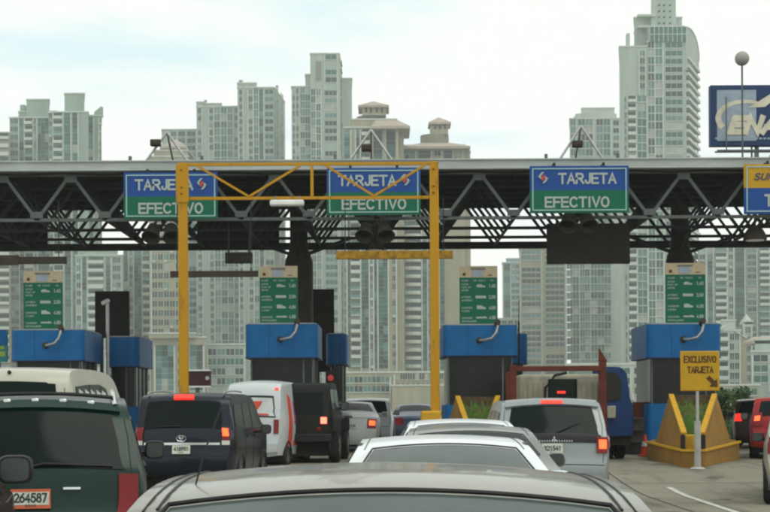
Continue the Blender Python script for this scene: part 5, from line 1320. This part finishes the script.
# podiums
def ex(t):
    D=450; b=MB()
    for i in range(9):
        q=at(398+i*5,392,D); w=1.0
        b.box((q.x-.45,D-.5,q.z),(q.x+.45,D-.25,q.z+2.4))
    b.build('arch', GL[0], t)
tower('parking_podium','long beige parking podium with open decks behind the white cars',[(334,446,373,450,24),(392,446,386,446,4)],[(334,450,392,450,376,402,[(.04,.96,'r',6)]),(334,449.8,446,449.8,373,385,[(.55,.98,'w',10)])],WA['beige'],fh=2.6,extra=ex)
tower('beige_podium','beige podium with a flat cornice, between the left black board and the left yellow post',[(153,206,338,480,20),(149,196,334,478,22,None,338)],[(153,480,206,480,345,396,[(.05,.4,'g',3),(.46,.60,'w',1),(.7,.95,'g',2)])],WA['beige'],fh=3.4)
tower('left_low_block','low grey green block behind the two leftmost booths',[(104,153,352,500,20)],[(104,500,153,500,355,396,[(.05,.95,'w',8)])],WA['green'],fh=3)
tower('cream_low_block','cream low block between the left post and the blue booth',[(206,246,345,490,20)],[(206,490,246,490,348,396,[(.05,.95,'r',4)])],WA['cool'],fh=3)
def ex(t):
    D=420
    for k,(m,y0,y1) in enumerate((('poster_lime',384,390),('sign_blue',378,384),('poster_teal',390,400))):
        a=at(608,y1,D-.2); c_=at(615,y0,D-.2); MB().box((a.x,D-.6,a.z),(c_.x,D-.3,c_.z)).build('banner', MATS[m], t)
tower('white_podium','white podium with a blue and lime banner behind the blue truck cab',[(566,648,365,420,20)],[(566,420,606,420,367,402,[(.05,.95,'g',5)]),(616,420,648,420,367,404,[(.05,.45,'r',1),(.55,.95,'r',1)])],WA['white'],fh=2.6,extra=ex)
tower('right_podium','pale concrete podium behind the right lane of cars',[(648,760,386,415,20)],[(648,415,760,415,388,404,[(.02,.98,'r',8)])],WA['beige'],fh=2.6)
tower('grey_podium','grey podium seen through the gap right of the booth by the right post',[(446,566,388,440,20)],[(446,440,566,440,390,404,[(.02,.98,'r',8)])],WA['grey'],fh=2.6)

# ------------------------------------------------------------------ greenery beyond the plaza
def tree(px, D, h, r, label):
    X = at(px,400,D).x; G = gz(D); t = thing('tree', label, 'tree', (X,D,G), group='small trees beyond the plaza')
    b = MB(); b.tube([(X,D,G),(X+.05,D,G+h*.35),(X-.05,D+.1,G+h*.7)],[.14,.10,.05],8)
    for k in range(5):
        a = R(72*k); b.tube([(X,D,G+h*.35),(X+math.cos(a)*r*.6,D+math.sin(a)*r*.6,G+h*.7)],[.06,.02],6)
    b.build('trunk', M['bark'], t)
    b = MB()
    for k in range(12):
        a = random.uniform(0,6.3); q = random.uniform(0,.7)*r
        leaf_cluster(b,(X+math.cos(a)*q*1.3,D+math.sin(a)*q,G+h*random.uniform(.42,1.0)),r*random.uniform(.18,.4),r*.4,h*random.uniform(.07,.16),110,.10)
    b.build('crown', M['leaf'], t, recalc=False)
tree(724,62,1.7,1.1,'small leafy tree just right of the right booth')
tree(735,66,1.9,1.4,'small leafy tree beside the dark brown car')
tree(741,72,1.7,1.2,'small leafy tree farthest right, behind the dark brown car')
b = MB()
for i in range(26):
    y=60+random.random()*3; x=at(700+i*2.2,0,y).x; leaf_cluster(b,(x,y,gz(y)+.4),.5,.4,.45,60,.09)
tag(b.build('ground_cover', M['leaf'], recalc=False), 'low green ground cover along the far plaza edge','bushes',kind='stuff')

# ------------------------------------------------------------------ air
b = MB().box((-700,-60,-1.5),(700,900,320)); hz = b.build('haze', [])
hm = bpy.data.materials.new('haze_air'); hm.use_nodes = True; ht = hm.node_tree
for n in list(ht.nodes): ht.nodes.remove(n)
ho = ht.nodes.new('ShaderNodeOutputMaterial'); pv = ht.nodes.new('ShaderNodeVolumePrincipled')
pv.inputs['Color'].default_value = (.88,.95,.92,1); pv.inputs['Density'].default_value = .00038; pv.inputs['Anisotropy'].default_value = .2
ht.links.new(pv.outputs[0], ho.inputs['Volume']); hz.data.materials.append(hm); tag(hz, kind='stuff')
